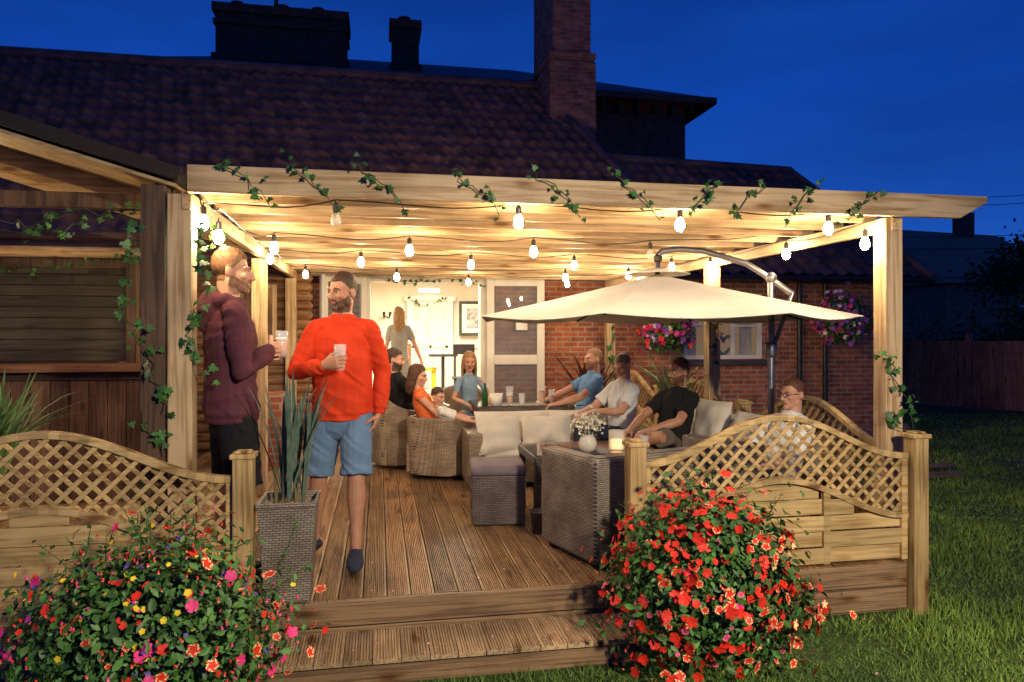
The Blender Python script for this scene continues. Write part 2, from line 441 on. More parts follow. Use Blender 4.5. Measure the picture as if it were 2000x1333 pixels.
mb=MB();mb.ab((-5,6.35,1.09),(-1.88,6.95,1.14));mb.build('top',wood('bar_top',(.26,.12,.06),(.14,.06,.035),'X'),g,bevel=.004)
mb=MB();x=-5
while x<-1.95:
    mb.ab((x,6.5,0),(x+.14,6.53,1.02));x+=.146
mb.build('front_boards',wood('bar_front',(.18,.09,.05),(.08,.04,.025),'Z',isl=.25),g,bevel=.004)
mb=MB();mb.ab((-5,6.47,1.02),(-1.93,6.95,1.088));mb.ab((-1.95,6.5,0),(-1.9,6.9,1.02));mb.build('rail',darkX,g,bevel=.003)
g=grp('log_cabin',(-3,9,0))
mb=MB()
z=0.0
logm=wood('log',(.25,.13,.06),(.12,.055,.028),'X',isl=.1)
while z<2.5:
    mb.loft([(-6,9.05,z+.06),(-.86,9.05,z+.06)],[(.065,.065),(.065,.065)],n=14);z+=.112
mb.build('log_wall',logm,g,smooth=True)
mb=MB()
z=1.14
while z<2.02:
    mb.bar((-4.6,7.42,z+.05),(-2.35,7.42,z+.05),.02,.098);z+=.103
mb.build('shutter',wood('shutter',(.07,.055,.038),(.038,.029,.021),'X',isl=.15),g,bevel=.006)
mb=MB();mb.ab((-2.36,7.36,0),(-2.27,7.46,2.3));mb.ab((-4.7,7.37,2.02),(-2.3,7.46,2.14));mb.build('shutter_frame',darkZ,g)
mb=MB()
for i in range(4):
    mb.ab((-2.95+i*.12,8.93,.2),(-2.95+i*.12+.115,8.96,1.98))
mb.build('plank_door',wood('plank',(.22,.12,.065),(.12,.06,.035),'Z'),g,bevel=.004)
mb=MB();mb.ab((-2.97,8.91,.7),(-2.46,8.93,.8));mb.ab((-2.97,8.91,1.6),(-2.46,8.93,1.7));mb.build('door_ledges',darkX,g)
mb=MB();mb.ab((-1.62,8.93,1.34),(-1.20,8.965,1.99));mb.build('window_frame',pineZ,g,bevel=.004)
mb=MB();mb.ab((-1.57,8.92,1.39),(-1.25,8.93,1.94));mb.build('window_pane',M('warm_pane',(.3,.17,.06),(.08,.05,.03),rough=.1,scale=4),g)
mb=MB();mb.ab((-1.42,7.8,0),(-1.0,8.1,.78));mb.build('brick_pier',brick,g)
# ------------------------------------------------------------------ brick house
H=grp('brick_house',(1,12,0))
def tileroof(name,eL,eR,rL,rR,parent,mat,tw=.25,thh=.30,amp=.040):
    eL,eR,rL,rR=map(lambda p:np.array(p,float),(eL,eR,rL,rR))
    nc=max(2,int(np.linalg.norm(eR-eL)/tw));nr=max(2,int(np.linalg.norm(rL-eL)/thh));su=7
    U=np.linspace(0,1,nc*su+1)
    Vv=[];Hh=[]
    for r_ in range(nr):
        for q,hq in((0.0,.058),(.5,.030),(.999,.0)):
            Vv.append((r_+q)/nr);Hh.append(hq)
    Vv=np.array(Vv);Hh=np.array(Hh)
    nrm=np.cross(eR-eL,rL-eL);nrm/=np.linalg.norm(nrm)
    P=(eL[None,None]*(1-U)[None,:,None]+eR[None,None]*U[None,:,None])*(1-Vv)[:,None,None]+(rL[None,None]*(1-U)[None,:,None]+rR[None,None]*U[None,:,None])*Vv[:,None,None]
    ph=(U*nc)%1
    wave=np.where(ph<.62,np.sin(ph/.62*math.pi),-.35*np.sin((ph-.62)/.38*math.pi))*amp
    jit=np.random.normal(0,.007,(len(Vv)//3,nc+1)).repeat(3,0)[:, (U*nc).astype(int).clip(0,nc)]
    P=P+nrm*(wave[None,:,None]+Hh[:,None,None]+jit[:,:,None])
    a_,b_=P.shape[:2];idx=np.arange(a_*b_).reshape(a_,b_)
    F=np.stack([idx[:-1,:-1],idx[:-1,1:],idx[1:,1:],idx[1:,:-1]],-1).reshape(-1)
    tone=np.random.randint(0,4,(nr,nc))
    ri=(np.arange(a_-1)//3).clip(0,nr-1);ci=(np.arange(b_-1)//su).clip(0,nc-1)
    mi=tone[ri][:,ci].reshape(-1)
    return npmesh(name,P.reshape(-1,3),F,4,mi,mat,parent)
tiles=[tilem]+[M('clay_tile_b%d'%i,c,tuple(x*.45 for x in c),rough=.7,scale=3.2,bump=.3,bscale=25) for i,c in enumerate(((.16,.07,.06),(.225,.10,.075),(.12,.06,.058)))]
tileroof('roof_front',(-13,10.15,2.30),(4.95,10.15,2.30),(-13,14,6.3),(3.12,14,6.3),H,tiles)
mb=MB();mb.loft([(-13,14,6.32),(3.15,14,6.32)],[.12,.12],n=10)
mb.loft([(3.12,14,6.32),(4.95,10.15,2.36)],[.09,.09],n=10)
mb.add([(3.12,14,6.3),(4.95,10.15,2.3),(4.95,17.8,2.3)],[(0,1,2)]);mb.add([(-13,14,6.3),(3.12,14,6.3),(4.95,17.8,2.3),(-13,17.8,2.3)],[(0,1,2,3)])
mb.build('ridge',tilem,H)
tileroof('roof_extension',(4.3,10.15,2.28),(8.75,10.15,2.28),(3.6,12.4,4.55),(7.65,12.4,4.45),H,tiles)
mb=MB();mb.loft([(3.6,12.4,4.57),(7.65,12.4,4.47)],[.09,.09],n=10);mb.loft([(7.65,12.4,4.47),(8.75,10.15,2.33)],[.08,.08],n=8)
mb.add([(7.65,12.4,4.45),(8.75,10.15,2.28),(8.75,15,2.28)],[(0,1,2)]);mb.build('ridge_extension',tilem,H)
mb=MB()
mb.ab((-8,10.4,GZ),(-.18,10.6,2.45));mb.ab((-.18,10.4,2.2),(1.52,10.6,2.45));mb.ab((-.18,10.4,GZ),(1.52,10.6,.18))
mb.ab((1.52,10.4,GZ),(4.63,10.6,2.45));mb.ab((4.63,10.4,GZ),(5.96,10.6,1.0));mb.ab((4.63,10.4,2.02),(5.96,10.6,2.45));mb.ab((5.96,10.4,GZ),(8.3,10.6,2.45))
mb.ab((8.1,10.6,GZ),(8.3,15,2.45))
mb.build('walls',brick,H)
mb=MB();mb.ab((1.6,10.28,2.3),(8.75,10.38,2.36));mb.loft([(-1.2,10.1,2.27),(8.75,10.1,2.25)],[.05,.05],n=8);mb.loft([(6.55,10.33,2.2),(6.55,10.33,GZ)],[.04,.04]);mb.loft([(7.0,10.33,2.2),(7.0,10.33,GZ)],[.04,.04])
mb.build('gutter',blackm,H)
mb=MB()
x0,x1,z0,z1=4.63,5.96,1.0,2.02
for (p,q) in(((x0,z0),(x1,z0+.06)),((x0,z1-.06),(x1,z1)),((x0,z0+.06),(x0+.07,z1-.06)),((x1-.07,z0+.06),(x1,z1-.06)),((x0+.46,z0+.06),(x0+.52,z1-.06)),((x1-.52,z0+.06),(x1-.46,z1-.06)),((x0+.07,z0+.5),(x0+.46,z0+.53)),((x1-.46,z0+.5),(x1-.07,z0+.53))):
    mb.ab((p[0],10.43,p[1]),(q[0],10.49,q[1]))
mb.build('window_frame',white,H,bevel=.004)
mb=MB();mb.ab((x0-.15,10.3,z0-.09),(x1+.15,10.42,z0-.01));mb.build('sill',M('sill',(.06,.05,.05),rough=.6),H)
mb=MB();mb.ab((x0,10.47,z0),(x1,10.475,z1));mb.build('window_glass',glassmat('pane',(.3,.35,.4),.03,.18),H)
mb=MB()
for k in range(24):
    xx=x0+.08+k*.018 if k<12 else x1-.30+(k-12)*.018
    mb.loft([(xx,10.58+.012*(k%2),z0+.05),(xx,10.58+.012*(k%2),z1-.05)],[.014,.011],n=6)
mb.add([(x0-.5,11.2,z0-.5),(x1+.5,11.2,z0-.5),(x1+.5,11.2,z1+.5),(x0-.5,11.2,z1+.5)],[(0,1,2,3)],1)
mb.build('curtains',[cream,M('room_glow',(.35,.24,.12),rough=.9,emit=(1,.6,.25),es=.2)],H)
mb=MB()
P=[]
for k in range(31):
    th=2*math.pi*k/30;P.append(V((5.35+.011*16*math.sin(th)**3,10.52,1.22+.011*(13*math.cos(th)-5*math.cos(2*th)-2*math.cos(3*th)-math.cos(4*th)))))
mb.loft(P,[.028]*31,n=6);mb.build('wicker_heart',darkX,H)
mb=MB();mb.ab((-5.5,15.6,0),(6.98,23,6.75));mb.build('upper_walls',brickD,H)
mb=MB()
A1,B1,C1,D1=(-6,15.2,6.75),(7.55,15.2,6.75),(7.55,23.4,6.75),(-6,23.4,6.75);R1,R2=(-2,19.3,8.6),(3.6,19.3,8.6)
mb.add([A1,B1,C1,D1,R1,R2],[(0,1,5,4),(1,2,5),(2,3,4,5),(3,0,4),(3,2,1,0)])
mb.build('upper_roof',slate,H,solid=.06)
mb=MB();mb.ab((-6,15.17,6.62),(7.55,15.22,6.76));mb.ab((7.53,15.2,6.62),(7.57,23.4,6.76))
for i in range(9): mb.ab((3.6+i*.42,15.3,6.42),(3.68+i*.42,15.59,6.62))
mb.build('cornice',darkX,H)
mb=MB()
def chim(x0,x1,y0,y1,z0,z1,cb=()):
    mb.ab((x0,y0,z0),(x1,y1,z1))
    for zc,ex,hh_ in cb: mb.ab((x0-ex,y0-ex,zc),(x1+ex,y1+ex,zc+hh_))
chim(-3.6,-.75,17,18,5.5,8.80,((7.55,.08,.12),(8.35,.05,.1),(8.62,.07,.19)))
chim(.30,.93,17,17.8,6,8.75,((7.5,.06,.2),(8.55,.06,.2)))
mb.build('rear_chimneys',brickmat('dark_brick',(.10,.05,.04),(.06,.035,.03),(.07,.06,.05)),H)  # darker brick colours for the rear stacks
mb=MB();chim(3.24,3.98,13.2,14.9,5.0,9.5,((6.55,.05,.08),(6.63,.09,.09),(8.7,.07,.1)));mb.ab((3.16,13.12,5.0),(4.06,15,6.55));mb.build('front_chimney',brickmat('chimney_brick',(.60,.19,.11),(.26,.09,.06),(.26,.20,.17)),H)
mb=MB()
for x,z in((-3.2,8.8),(-2.2,8.8),(-1.4,8.8),(.6,8.75)):
    mb.lathe((x,17.4,z),[(.14,0),(.12,.15),(.15,.18),(.15,.21),(.1,.21)],n=12)
mb.loft([(-2.35,17.4,8.8),(-2.35,17.4,9.6)],[.05,.05],n=8)
mb.build('chimney_pots',M('pot',(.12,.05,.04),rough=.8),H)
def leaf(p0,p1,name):
    p0=V((*p0,0));p1=V((*p1,0));L=(p1-p0).length;t=(p1-p0)/L;Z=V((0,0,1))
    mb=MB();pt=lambda u,z:p0+t*u+Z*z
    for u in(.055,L-.055): mb.bar(pt(u,.2),pt(u,2.2),.045,.11,up=t)
    for z,h in((.29,.18),(1.02,.14),(2.145,.11)):
        mb.bar(pt(.111,z),pt(L-.111,z),.043,h)
    mb.build(name,white,H,bevel=.004)
    mb=MB();mb.bar(pt(.1,1.2),pt(L-.1,1.2),.006,1.8);mb.build(name+'_glass',glassmat('dglass',(.3,.33,.38),.02,.25),H)
leaf((-.18,10.3),(-.75,9.69),'door_leaf_left');leaf((1.54,10.3),(2.38,10.22),'door_leaf_right')
mb=MB();mb.ab((-.22,10.37,.2),(-.12,10.62,2.24));mb.ab((1.46,10.37,.2),(1.56,10.62,2.24));mb.ab((-.12,10.37,2.14),(1.46,10.62,2.24));mb.build('door_frame',white,H,bevel=.004)
mb=MB();mb.ab((1.95,10.19,1.45),(2.12,10.195,1.63));mb.build('door_notice',M('paper',(.8,.8,.76)),H)
mb=MB();mb.ab((-.6,9.75,0),(1.8,10.36,.09));mb.ab((-.3,10.05,.09),(1.6,10.36,.18));mb.build('door_steps',deckX,H,bevel=.01)
iw=M('interior_wall',(.78,.72,.60),(.72,.65,.54),rough=.8,scale=2)
mb=MB()
mb.add([(-1.6,10.61,.19),(3.4,10.61,.19),(3.4,14.6,.19),(-1.6,14.6,.19)],[(0,1,2,3)],1)
mb.add([(-1.6,10.61,2.5),(3.4,10.61,2.5),(3.4,14.6,2.5),(-1.6,14.6,2.5)],[(3,2,1,0)],0)
mb.add([(-1.6,14.6,.19),(3.4,14.6,.19),(3.4,14.6,2.5),(-1.6,14.6,2.5)],[(0,1,2,3)],0)
mb.add([(-.35,10.61,.19),(-.35,14.6,.19),(-.35,14.6,2.5),(-.35,10.61,2.5)],[(0,1,2,3)],0)
mb.add([(3.4,10.61,.19),(3.4,14.6,.19),(3.4,14.6,2.5),(3.4,10.61,2.5)],[(0,1,2,3)],0)
mb.build('interior_room',[iw,M('carpet',(.34,.26,.19),(.24,.17,.12),rough=.7,scale=20)],H)
mb=MB()
mb.ab((-.34,14.5,1.1),(3.39,14.58,1.16));mb.ab((-.34,14.52,.19),(3.39,14.58,.34))
for i in range(7): mb.ab((.1+i*.5,14.54,.45),(.14+i*.5,14.585,1.05))
mb.ab((.55,14.44,.19),(.64,14.56,2.05));mb.ab((1.38,14.44,.19),(1.47,14.56,2.05));mb.ab((.50,14.43,2.05),(1.52,14.57,2.15))
mb.ab((.64,14.50,.19),(1.38,14.575,2.05))
mb.build('interior_panelling',white,H,bevel=.005)
mb=MB();mb.ab((.72,14.47,.3),(1.0,14.51,1.0));mb.ab((.72,14.47,1.1),(1.0,14.51,1.95));mb.ab((1.04,14.47,.3),(1.32,14.51,1.0));mb.ab((1.04,14.47,1.1),(1.32,14.51,1.95));mb.build('cupboard_doors',M('pale',(.66,.64,.58)),H,bevel=.012)
mb=MB();mb.ab((.40,14.1,.19),(.62,14.4,1.2));mb.build('wooden_cabinet',wood('cabinet',(.28,.13,.06),(.16,.07,.03),'Z'),H,bevel=.006)
mb=MB()
mb.ab((1.6,14.42,1.35),(2.12,14.5,2.05));mb.ab((1.65,14.40,1.41),(2.07,14.42,1.99),1);mb.ab((1.74,14.395,1.5),(1.98,14.4,1.9),2)
mb.build('picture_frame',[M('frame_dark',(.05,.06,.04)),M('mount',(.8,.78,.7)),M('print',(.5,.5,.48),(.2,.2,.2),scale=14)],H)
mb=MB()
for x,y in((1.25,11.6),(1.55,11.6),(1.25,11.95),(1.55,11.95)): mb.loft([(x,y,.19),(x,y,.66 if y<11.8 else 1.2)],[.018,.018],n=6)
mb.ab((1.2,11.55,.64),(1.6,12,.68));mb.ab((1.22,11.94,1.05),(1.58,11.97,1.22))
mb.ab((.9,12.9,.98),(1.4,13.3,1.02));mb.loft([(1.15,13.1,.19),(1.15,13.1,1)],[.03,.03])
mb.loft([(.1,14.5,1.75),(.1,14.35,1.7),(.1,14.3,1.8)],[.015,.015,.03],n=8);mb.loft([(.1,14.5,1.75),(.2,14.38,1.7),(.22,14.3,1.8)],[.012,.012,.03],n=8)
mb.build('interior_chairs',blackm,H)
mb=MB();mb.ab((.62,13.2,.19),(.7,13.3,.75));mb.ab((.95,13.2,.19),(1.03,13.3,.75));mb.ab((.6,13.15,.72),(1.05,13.35,.77));mb.build('yellow_stool',M('yellow',(.75,.55,.03)),H,bevel=.01)
mb=MB();mb.ab((.78,14.38,2.22),(1.2,14.43,2.29));mb.build('strip_lamp',M('lamp_glow',(.5,.6,.5),emit=(.7,1,.85),es=2.0),H)
light('AREA','interior_ceiling_lamp',(1.0,12.0,2.42),330,(1,.88,.66),(1.0,12.0,0),1.2)
# ------------------------------------------------------------------ ivy + foliage
ivt=[(0,0,0),(.28,-.12,.02),(.5,.05,-.06),(.3,.22,.03),(.42,.5,-.04),(.16,.48,.02),(0,.95,-.1),(-.16,.48,.02),(-.42,.5,-.04),(-.3,.22,.03),(-.5,.05,-.06),(-.28,-.12,.02)]
ivf=[(0,1,2,3),(0,3,4,5),(0,5,6,7),(0,7,8,9),(0,9,10,11)]
def ivy(name,strands,lf=.055,dens=26,seed=1):
    rs=np.random.RandomState(seed);g=grp(name,strands[0][0]);pos=[];nr=[];mb=MB()
    for S in strands:
        S=[V(p) for p in S]
        pts=[]
        for i in range(len(S)-1):
            k=max(2,int((S[i+1]-S[i]).length/.04))
            for j in range(k):
                p=S[i].lerp(S[i+1],j/k);pts.append(p+V(rs.normal(0,.012,3)))
        pts.append(S[-1])
        mb.loft(pts,[.003]*len(pts),n=5)
        L=sum((S[i+1]-S[i]).length for i in range(len(S)-1))
        for j in range(int(L*dens)+2):
            p=pts[rs.randint(len(pts))]+V(rs.normal(0,.022,3));pos.append(p);nr.append((rs.normal(0,.5),-1+rs.normal(0,.3),.3+rs.normal(0,.5)))
    mb.build('stem',ivyS,g)
    pos=np.array([tuple(p) for p in pos]);sc_=rs.uniform(.6,1.25,len(pos))*lf
    scatter('leaves',ivt,ivf,[0]*5,pos,np.array(nr),sc_,[ivyL],g)
S=[]
for x_ in(-.72,-.38,-.02,.50,.97,1.45,1.92,2.20,2.55,2.95):
    f=1 if x_<1.7 else .75;o=-1 if x_>1.7 else 1
    S.append([(x_-.10*o,3.965,2.31),(x_,3.955,2.24),(x_+.10*o*f,3.95,2.17),(x_+.16*o*f,3.955,2.17-.10*f)])
ivy('ivy_garland',S,.045,38,3)
ivy('ivy_vine',[[(-.93,4.0,1.98),(-.90,4.02,1.6),(-.98,4.02,1.4),(-.9,4.02,1.15)],[(-.93,4.4,2.0),(-.90,4.6,1.7),(-.92,4.9,1.3)],[(-1.25,4.02,1.95),(-1.30,4.0,1.5),(-1.15,4.0,1.25),(-1.1,4.0,1.0)],[(-1.22,4.02,1.0),(-1.12,4.02,.8),(-1.2,4.02,.6)]],.050,42,4)
ivy('ivy_vine',[[(-1.1,4.5,2.18),(-1.5,4.5,2.12),(-1.8,4.5,1.98),(-2.3,4.5,2.1)],[(-1.3,4.5,2.05),(-1.7,4.5,2.12),(-2.1,4.5,1.95),(-2.5,4.5,2.0)],[(-1.9,6.9,2.1),(-2.5,6.9,2.05),(-3,6.9,1.95),(-3.6,6.9,2.1)]],.046,26,5)
ivy('ivy_vine',[[(3.14,4.02,1.25),(3.22,4.0,1.1),(3.28,4.0,.95),(3.33,4.0,.8)],[(3.16,4.0,.85),(3.28,3.99,.75)]],.046,50,6)
ivy('ivy_vine',[[(3.2,6.5,1.8),(3.27,6.48,1.55),(3.2,6.48,1.3),(3.25,6.48,1.1)]],.05,40,8)
ivy('ivy_vine',[[(3.2,9.65,1.9),(3.27,9.65,1.5),(3.2,9.65,1.1),(3.25,9.65,.8)]],.06,40,9)
ivy('ivy_garland',[[(-.15,10.35,2.2),(.5,10.33,2.12),(1.0,10.33,2.2),(1.5,10.33,2.1)],[(.55,14.35,2.1),(.9,14.35,1.95),(1.3,14.35,2.1)]],.055,22,10)
leafT=[(0,-.55,0),(.24,-.2,.05),(.27,.15,.05),(0,.6,-.06),(-.27,.15,.05),(-.24,-.2,.05)];leafF=[(0,1,2,3),(0,3,4,5)]
def ftemplate(wd=1.0):
    v=[(0,0,-.05)];f=[];m=[]
    for k in range(5):
        a0=2*math.pi*k/5;da=math.pi/5*1.08*wd;b=len(v)
        L=lambda r_,q,z:(r_*math.cos(a0+q),r_*math.sin(a0+q),z)
        v+=[L(.6,-da,.10),L(.62,0,.2),L(.6,da,.10),L(1,-da*.72,.16),L(1.08,0,.22),L(1,da*.72,.16)]
        f+=[(0,b,b+1),(0,b+1,b+2),(b,b+3,b+4),(b,b+4,b+1),(b+1,b+4,b+5),(b+1,b+5,b+2)];m+=[0,0,1,0,0,1]
    return v,f,m
FV,FF,FM=ftemplate()
BV=[(0,0,0),(.35,0,.3),(0,.35,.3),(-.35,0,.3),(0,-.35,.3),(.6,0,1.1),(0,.6,1.1),(-.6,0,1.1),(0,-.6,1.1),(0,0,1.9)]
BF=[(0,1,2),(0,2,3),(0,3,4),(0,4,1),(1,5,2),(2,6,3),(3,7,4),(4,8,1),(2,5,6),(3,6,7),(4,7,8),(1,8,5),(5,9,6),(6,9,7),(7,9,8),(8,9,5)]
BMt=[0]*12+[1]*4
def fm(name,c,c2=None): return M('petal_'+name,c,c2 or tuple(x*.8 for x in c),rough=.6,isl=.25,scale=20)
RED=fm('red',(.80,.03,.012));PINK=fm('pink',(.85,.04,.22));LP=fm('pale_pink',(.85,.40,.33));YEL=fm('yellow',(.85,.62,.03));PUR=fm('purple',(.16,.08,.45));CRM=fm('cream',(.85,.68,.30));WHT=fm('white',(.8,.8,.75));MAG=fm('magenta',(.5,.03,.25))
bushL=M('bush_leaf',(.085,.20,.04),(.028,.085,.017),rough=.5,scale=14,isl=.5)
stemM=M('stem',(.05,.09,.02),rough=.7)
def bush(name,c,r,nl,specs,lf=.035,seed=1,spikes=0,lumps=14):
    rs=np.random.RandomState(seed);g=grp(name,c);c=np.array(c);r=np.array(r)
    lc=rs.normal(size=(lumps,3));lc/=np.linalg.norm(lc,axis=1,keepdims=True)
    def shell(n,lo,hi,up=-.95):
        dd=rs.normal(size=(n*2,3));dd/=np.linalg.norm(dd,axis=1,keepdims=True);dd=dd[dd[:,2]>up][:n]
        k=rs.uniform(lo,hi,len(dd))
        bump=.77+.36*np.exp(-9*(1-(dd@lc.T).max(1)))
        fr=1+np.abs(rs.normal(0,.18,size=len(dd)))*(rs.rand(len(dd))<.35)
        p=c+dd*r*(k*bump*fr)[:,None]
        p[:,2]=np.maximum(p[:,2],GZ+.01) if c[2]<1 else p[:,2]
        return p,dd
    p,dd=shell(nl,.5,1.03)
    nn=dd+rs.normal(0,.6,dd.shape)+np.array([0,0,.35])
    scatter('leaves',leafT,leafF,[0,0],p,nn,rs.uniform(.5,1.5,len(p))*lf,[bushL],g)
    mb=MB();mb.ell(c,tuple(r*.5));mb.build('inner_filler',M('dark_core',(.012,.02,.008)),g)  # dark filler ellipsoid added inside the foliage to block see-through
    for i,sp_ in enumerate(specs):
        n,ma,mb_,sz=sp_[:4];bell=len(sp_)>4
        p,dd=shell(n,.95,1.1,-.7);nn=dd+rs.normal(0,.5,dd.shape)+np.array([0,-.25,.1])
        cc=np.array(sp_[5]) if len(sp_)>5 else rs.normal(size=3);cc=cc/np.linalg.norm(cc);
        if len(sp_)<=5: cc[1]=-abs(cc[1])*.6
        keep=((dd@cc)+rs.normal(0,.5,len(dd)))>-.15
        p,nn=p[keep],nn[keep]
        if bell and sp_[4]: nn=np.array([0,0,-1.])+rs.normal(0,.35,nn.shape);scatter('fuchsia_bells',BV,BF,BMt,p,nn,rs.uniform(.7,1.2,len(p))*sz,[ma,mb_],g)
        else: scatter('flowers',FV,FF,FM,p,nn,rs.uniform(.6,1.2,len(p))*sz,[ma,mb_],g)
    if spikes:
        mb=MB();pos=[]
        for k in range(spikes):
            dx=rs.normal(0,.45);b=V(c)+V((dx*r[0]*1.1,rs.normal(0,.1),r[2]*(.80-.5*dx*dx)));tp=b+V((rs.normal(0,.07)+dx*.1,rs.normal(0,.05),rs.uniform(.06,.24)))
            mb.loft([b,b.lerp(tp,.5)+V((.01,0,0)),tp],[.003,.0025,.0015],n=4)
            for j in range(12): pos.append(b.lerp(tp,rs.rand())+V(rs.normal(0,.012,3)))
        mb.build('stems',stemM,g);pos=np.array([tuple(p) for p in pos])
        scatter('sprig_leaves',leafT,leafF,[0,0],pos,rs.normal(size=pos.shape),rs.uniform(.5,1,len(pos))*lf,[bushL],g)
    return g
bush('flowering_bush',(1.64,3.36,.14),(.47,.36,.42),11000,[(300,RED,RED,.025),(200,RED,RED,.022,False,(-.5,-.5,.5)),(230,RED,CRM,.027,False,(1,-.3,-.3)),(240,RED,LP,.011,True,(-1,-.3,-.2)),(90,PINK,LP,.016,False,(-.6,-.5,-.6)),(50,CRM,RED,.020,False,(1,-.2,-.5))],.036,11,16)
bush('flowering_bush',(-.92,3.22,.10),(.50,.36,.48),12500,[(110,PINK,PINK,.023),(480,RED,LP,.012,True,(0,-1,.2)),(220,PINK,LP,.0115,True,(.6,-.5,.4)),(120,RED,RED,.018,False,(.5,-.5,.5)),(190,YEL,YEL,.012,False,(-1,-.3,0)),(90,RED,CRM,.025,False,(1,-.4,0)),(150,PUR,PUR,.010,False,(-.7,-.4,.5))],.034,12,18)
bush('hanging_basket',(4.15,9.9,1.52),(.42,.22,.38),2600,[(200,RED,PINK,.038),(120,WHT,PUR,.035),(140,PUR,MAG,.038),(120,MAG,MAG,.038)],.05,13)
bush('hanging_basket',(7.1,9.95,1.6),(.44,.22,.42),2600,[(180,PUR,MAG,.038),(90,WHT,PINK,.035),(140,MAG,RED,.038)],.05,14)
rs=np.random.RandomState(77);pp=np.concatenate([np.stack([rs.uniform(-.6,1.4,26),rs.uniform(3.53,3.85,26),np.full(26,-.155)],1),np.stack([rs.uniform(-.5,1.3,18),rs.uniform(3.92,4.5,18),np.full(18,.005)],1),np.stack([rs.uniform(.9,2.6,40),rs.uniform(2.75,3.4,40),np.full(40,GZ+.03)],1)])
scatter('fallen_petals',leafT,leafF,[0,0],pp,np.array([0,0,1.])+rs.normal(0,.2,pp.shape),rs.uniform(.012,.022,len(pp)),[LP])
def strap(name,c,n,L,w,mat,spread=.35,seed=1,bend=.3,up=.9,parent=None):
    rs=np.random.RandomState(seed);g=parent or grp(name,c);mb=MB();c=V(c)
    for k in range(n):
        az=rs.uniform(0,2*math.pi);s_=rs.uniform(.1,1)*spread;l=L*rs.uniform(.65,1.05);d_=V((math.cos(az),math.sin(az),0));P=[]
        sd=V((-math.sin(az),math.cos(az),0));q=rs.uniform(.0,bend)
        for i in range(8):
            f=i/7;p=c+d_*(s_*f*l+q*l*f**3*.6)+V((0,0,1))*(l*f*up-q*l*f**3*.55)
            ww=w*(math.sin(math.pi*min(1,f*.85+.12))**.7)*(1 if i<7 else .05)
            P.append((p,ww))
        vs=[];fs=[]
        for p,ww in P: vs+=[p-sd*ww,p-V((0,0,ww*.35)),p+sd*ww]
        for i in range(7): 
            for j in range(2): a_=i*3+j;fs.append((a_,a_+1,a_+4,a_+3))
        mb.add(vs,fs)
    mb.build('leaves',mat,g,smooth=True);return g
g=grp('wicker_planter',(-.47,3.99,0))
mb=MB();c=V((-.47,3.99,0))
prof=[(.112,0.005),(.145,.505),(.152,.51),(.152,.53),(.134,.53),(.132,.49)]
vs=[];fs=[]
for r_,z in prof:
    for sx,sy in((-1,-1),(1,-1),(1,1),(-1,1)): vs.append(c+V((sx*r_,sy*r_,z)))
for i in range(len(prof)-1):
    for k in range(4): k2=(k+1)%4;fs.append((i*4+k,i*4+k2,i*4+4+k2,i*4+4+k))
fs.append((3,2,1,0));fs.append((20,21,22,23));mb.add(vs,fs)
mb.build('pot',wickG,g,bevel=.008)
strapM=M('strap_leaf',(.13,.19,.145),(.06,.10,.075),rough=.45,scale=3,stretch=(20,20,1),isl=.25)
mb=MB()
for dx,dy,h in((-.03,0,1.0),(.03,.02,1.15),(.0,-.04,.9),(.07,.0,.95),(-.07,.02,.9)): mb.loft([(c.x+dx,c.y+dy,.45),(c.x+dx*1.1,c.y+dy,h*.75)],[.012,.008],n=6)
mb.build('canes',M('cane',(.16,.14,.06)),g)
for i,(dx,dy,z) in enumerate(((-.03,0,.5),(.03,.02,.55),(0,-.04,.5),(.07,0,.5))):
    strap('x',(c.x+dx,c.y+dy,z),8,.85,.011,strapM,.30,20+i,.25,parent=g)
strap('grass_plant',(2.95,6.85,.55),60,.75,.012,M('bamboo_leaf',(.26,.40,.14),(.12,.22,.06),isl=.3),.5,31,.5)
strap('cordyline_plant',(2.75,9.1,.35),55,1.0,.02,M('red_strap',(.12,.035,.035),(.06,.02,.025),isl=.3),.65,32,.4)
strap('bushy_plant',(-2.36,5.0,.40),100,.90,.014,M('green_strap',(.16,.27,.10),(.08,.14,.04),isl=.3),.38,33,.6)
# ------------------------------------------------------------------ string lights
G=grp('string_lights',(1.1,6,2.1))
lit=[(-.93,4.10,2.01),(.80,4.10,2.064),(1.80,4.10,2.076),(2.80,4.10,2.08),(-.91,4.38,1.97),(-.73,5.3,2.02),(.22,5.3,2.02),(1.15,5.3,2.03),(3.12,5.1,2.03),(3.12,4.18,2.0),(-.156,6.5,2.046),(.827,6.5,2.04),(1.80,6.5,2.05),(2.77,6.5,2.05),(3.12,6.4,2.05),(-.757,7.8,2.03),(.19,7.8,2.015),(2.06,7.8,2.036),(2.8,7.8,2.07),(1.1,8.9,2.05),(2.4,9.0,2.05),(3.14,8.4,2.05),(-.9,6.3,2.04),(-2.75,4.5,1.98),(-3.3,5.9,2.0)]  # final pair is unseen, added off-frame left to brighten the shelter ceiling
off=[(-.236,4.10,2.05),(2.08,5.3,2.03)]
def bulb(mb,p,mi):
    x,y,z=p
    mb.lathe((x,y,z),[(.006,-.049),(.018,-.043),(.028,-.024),(.029,-.006),(.023,.014),(.013,.032),(.012,.036)],n=14,mi=mi)
mb=MB()
for p in lit: bulb(mb,p,0)
bulbm=M('bulb_glow',(1,.8,.5),emit=(1,.745,.43),es=470);mb.build('lit_bulbs',bulbm,G,smooth=True)
mb=MB()
for p in off: bulb(mb,p,0)
mb.build('unlit_bulbs',glassmat('bulbglass',(.9,.85,.7),.05,.4),G,smooth=True)
mb=MB()
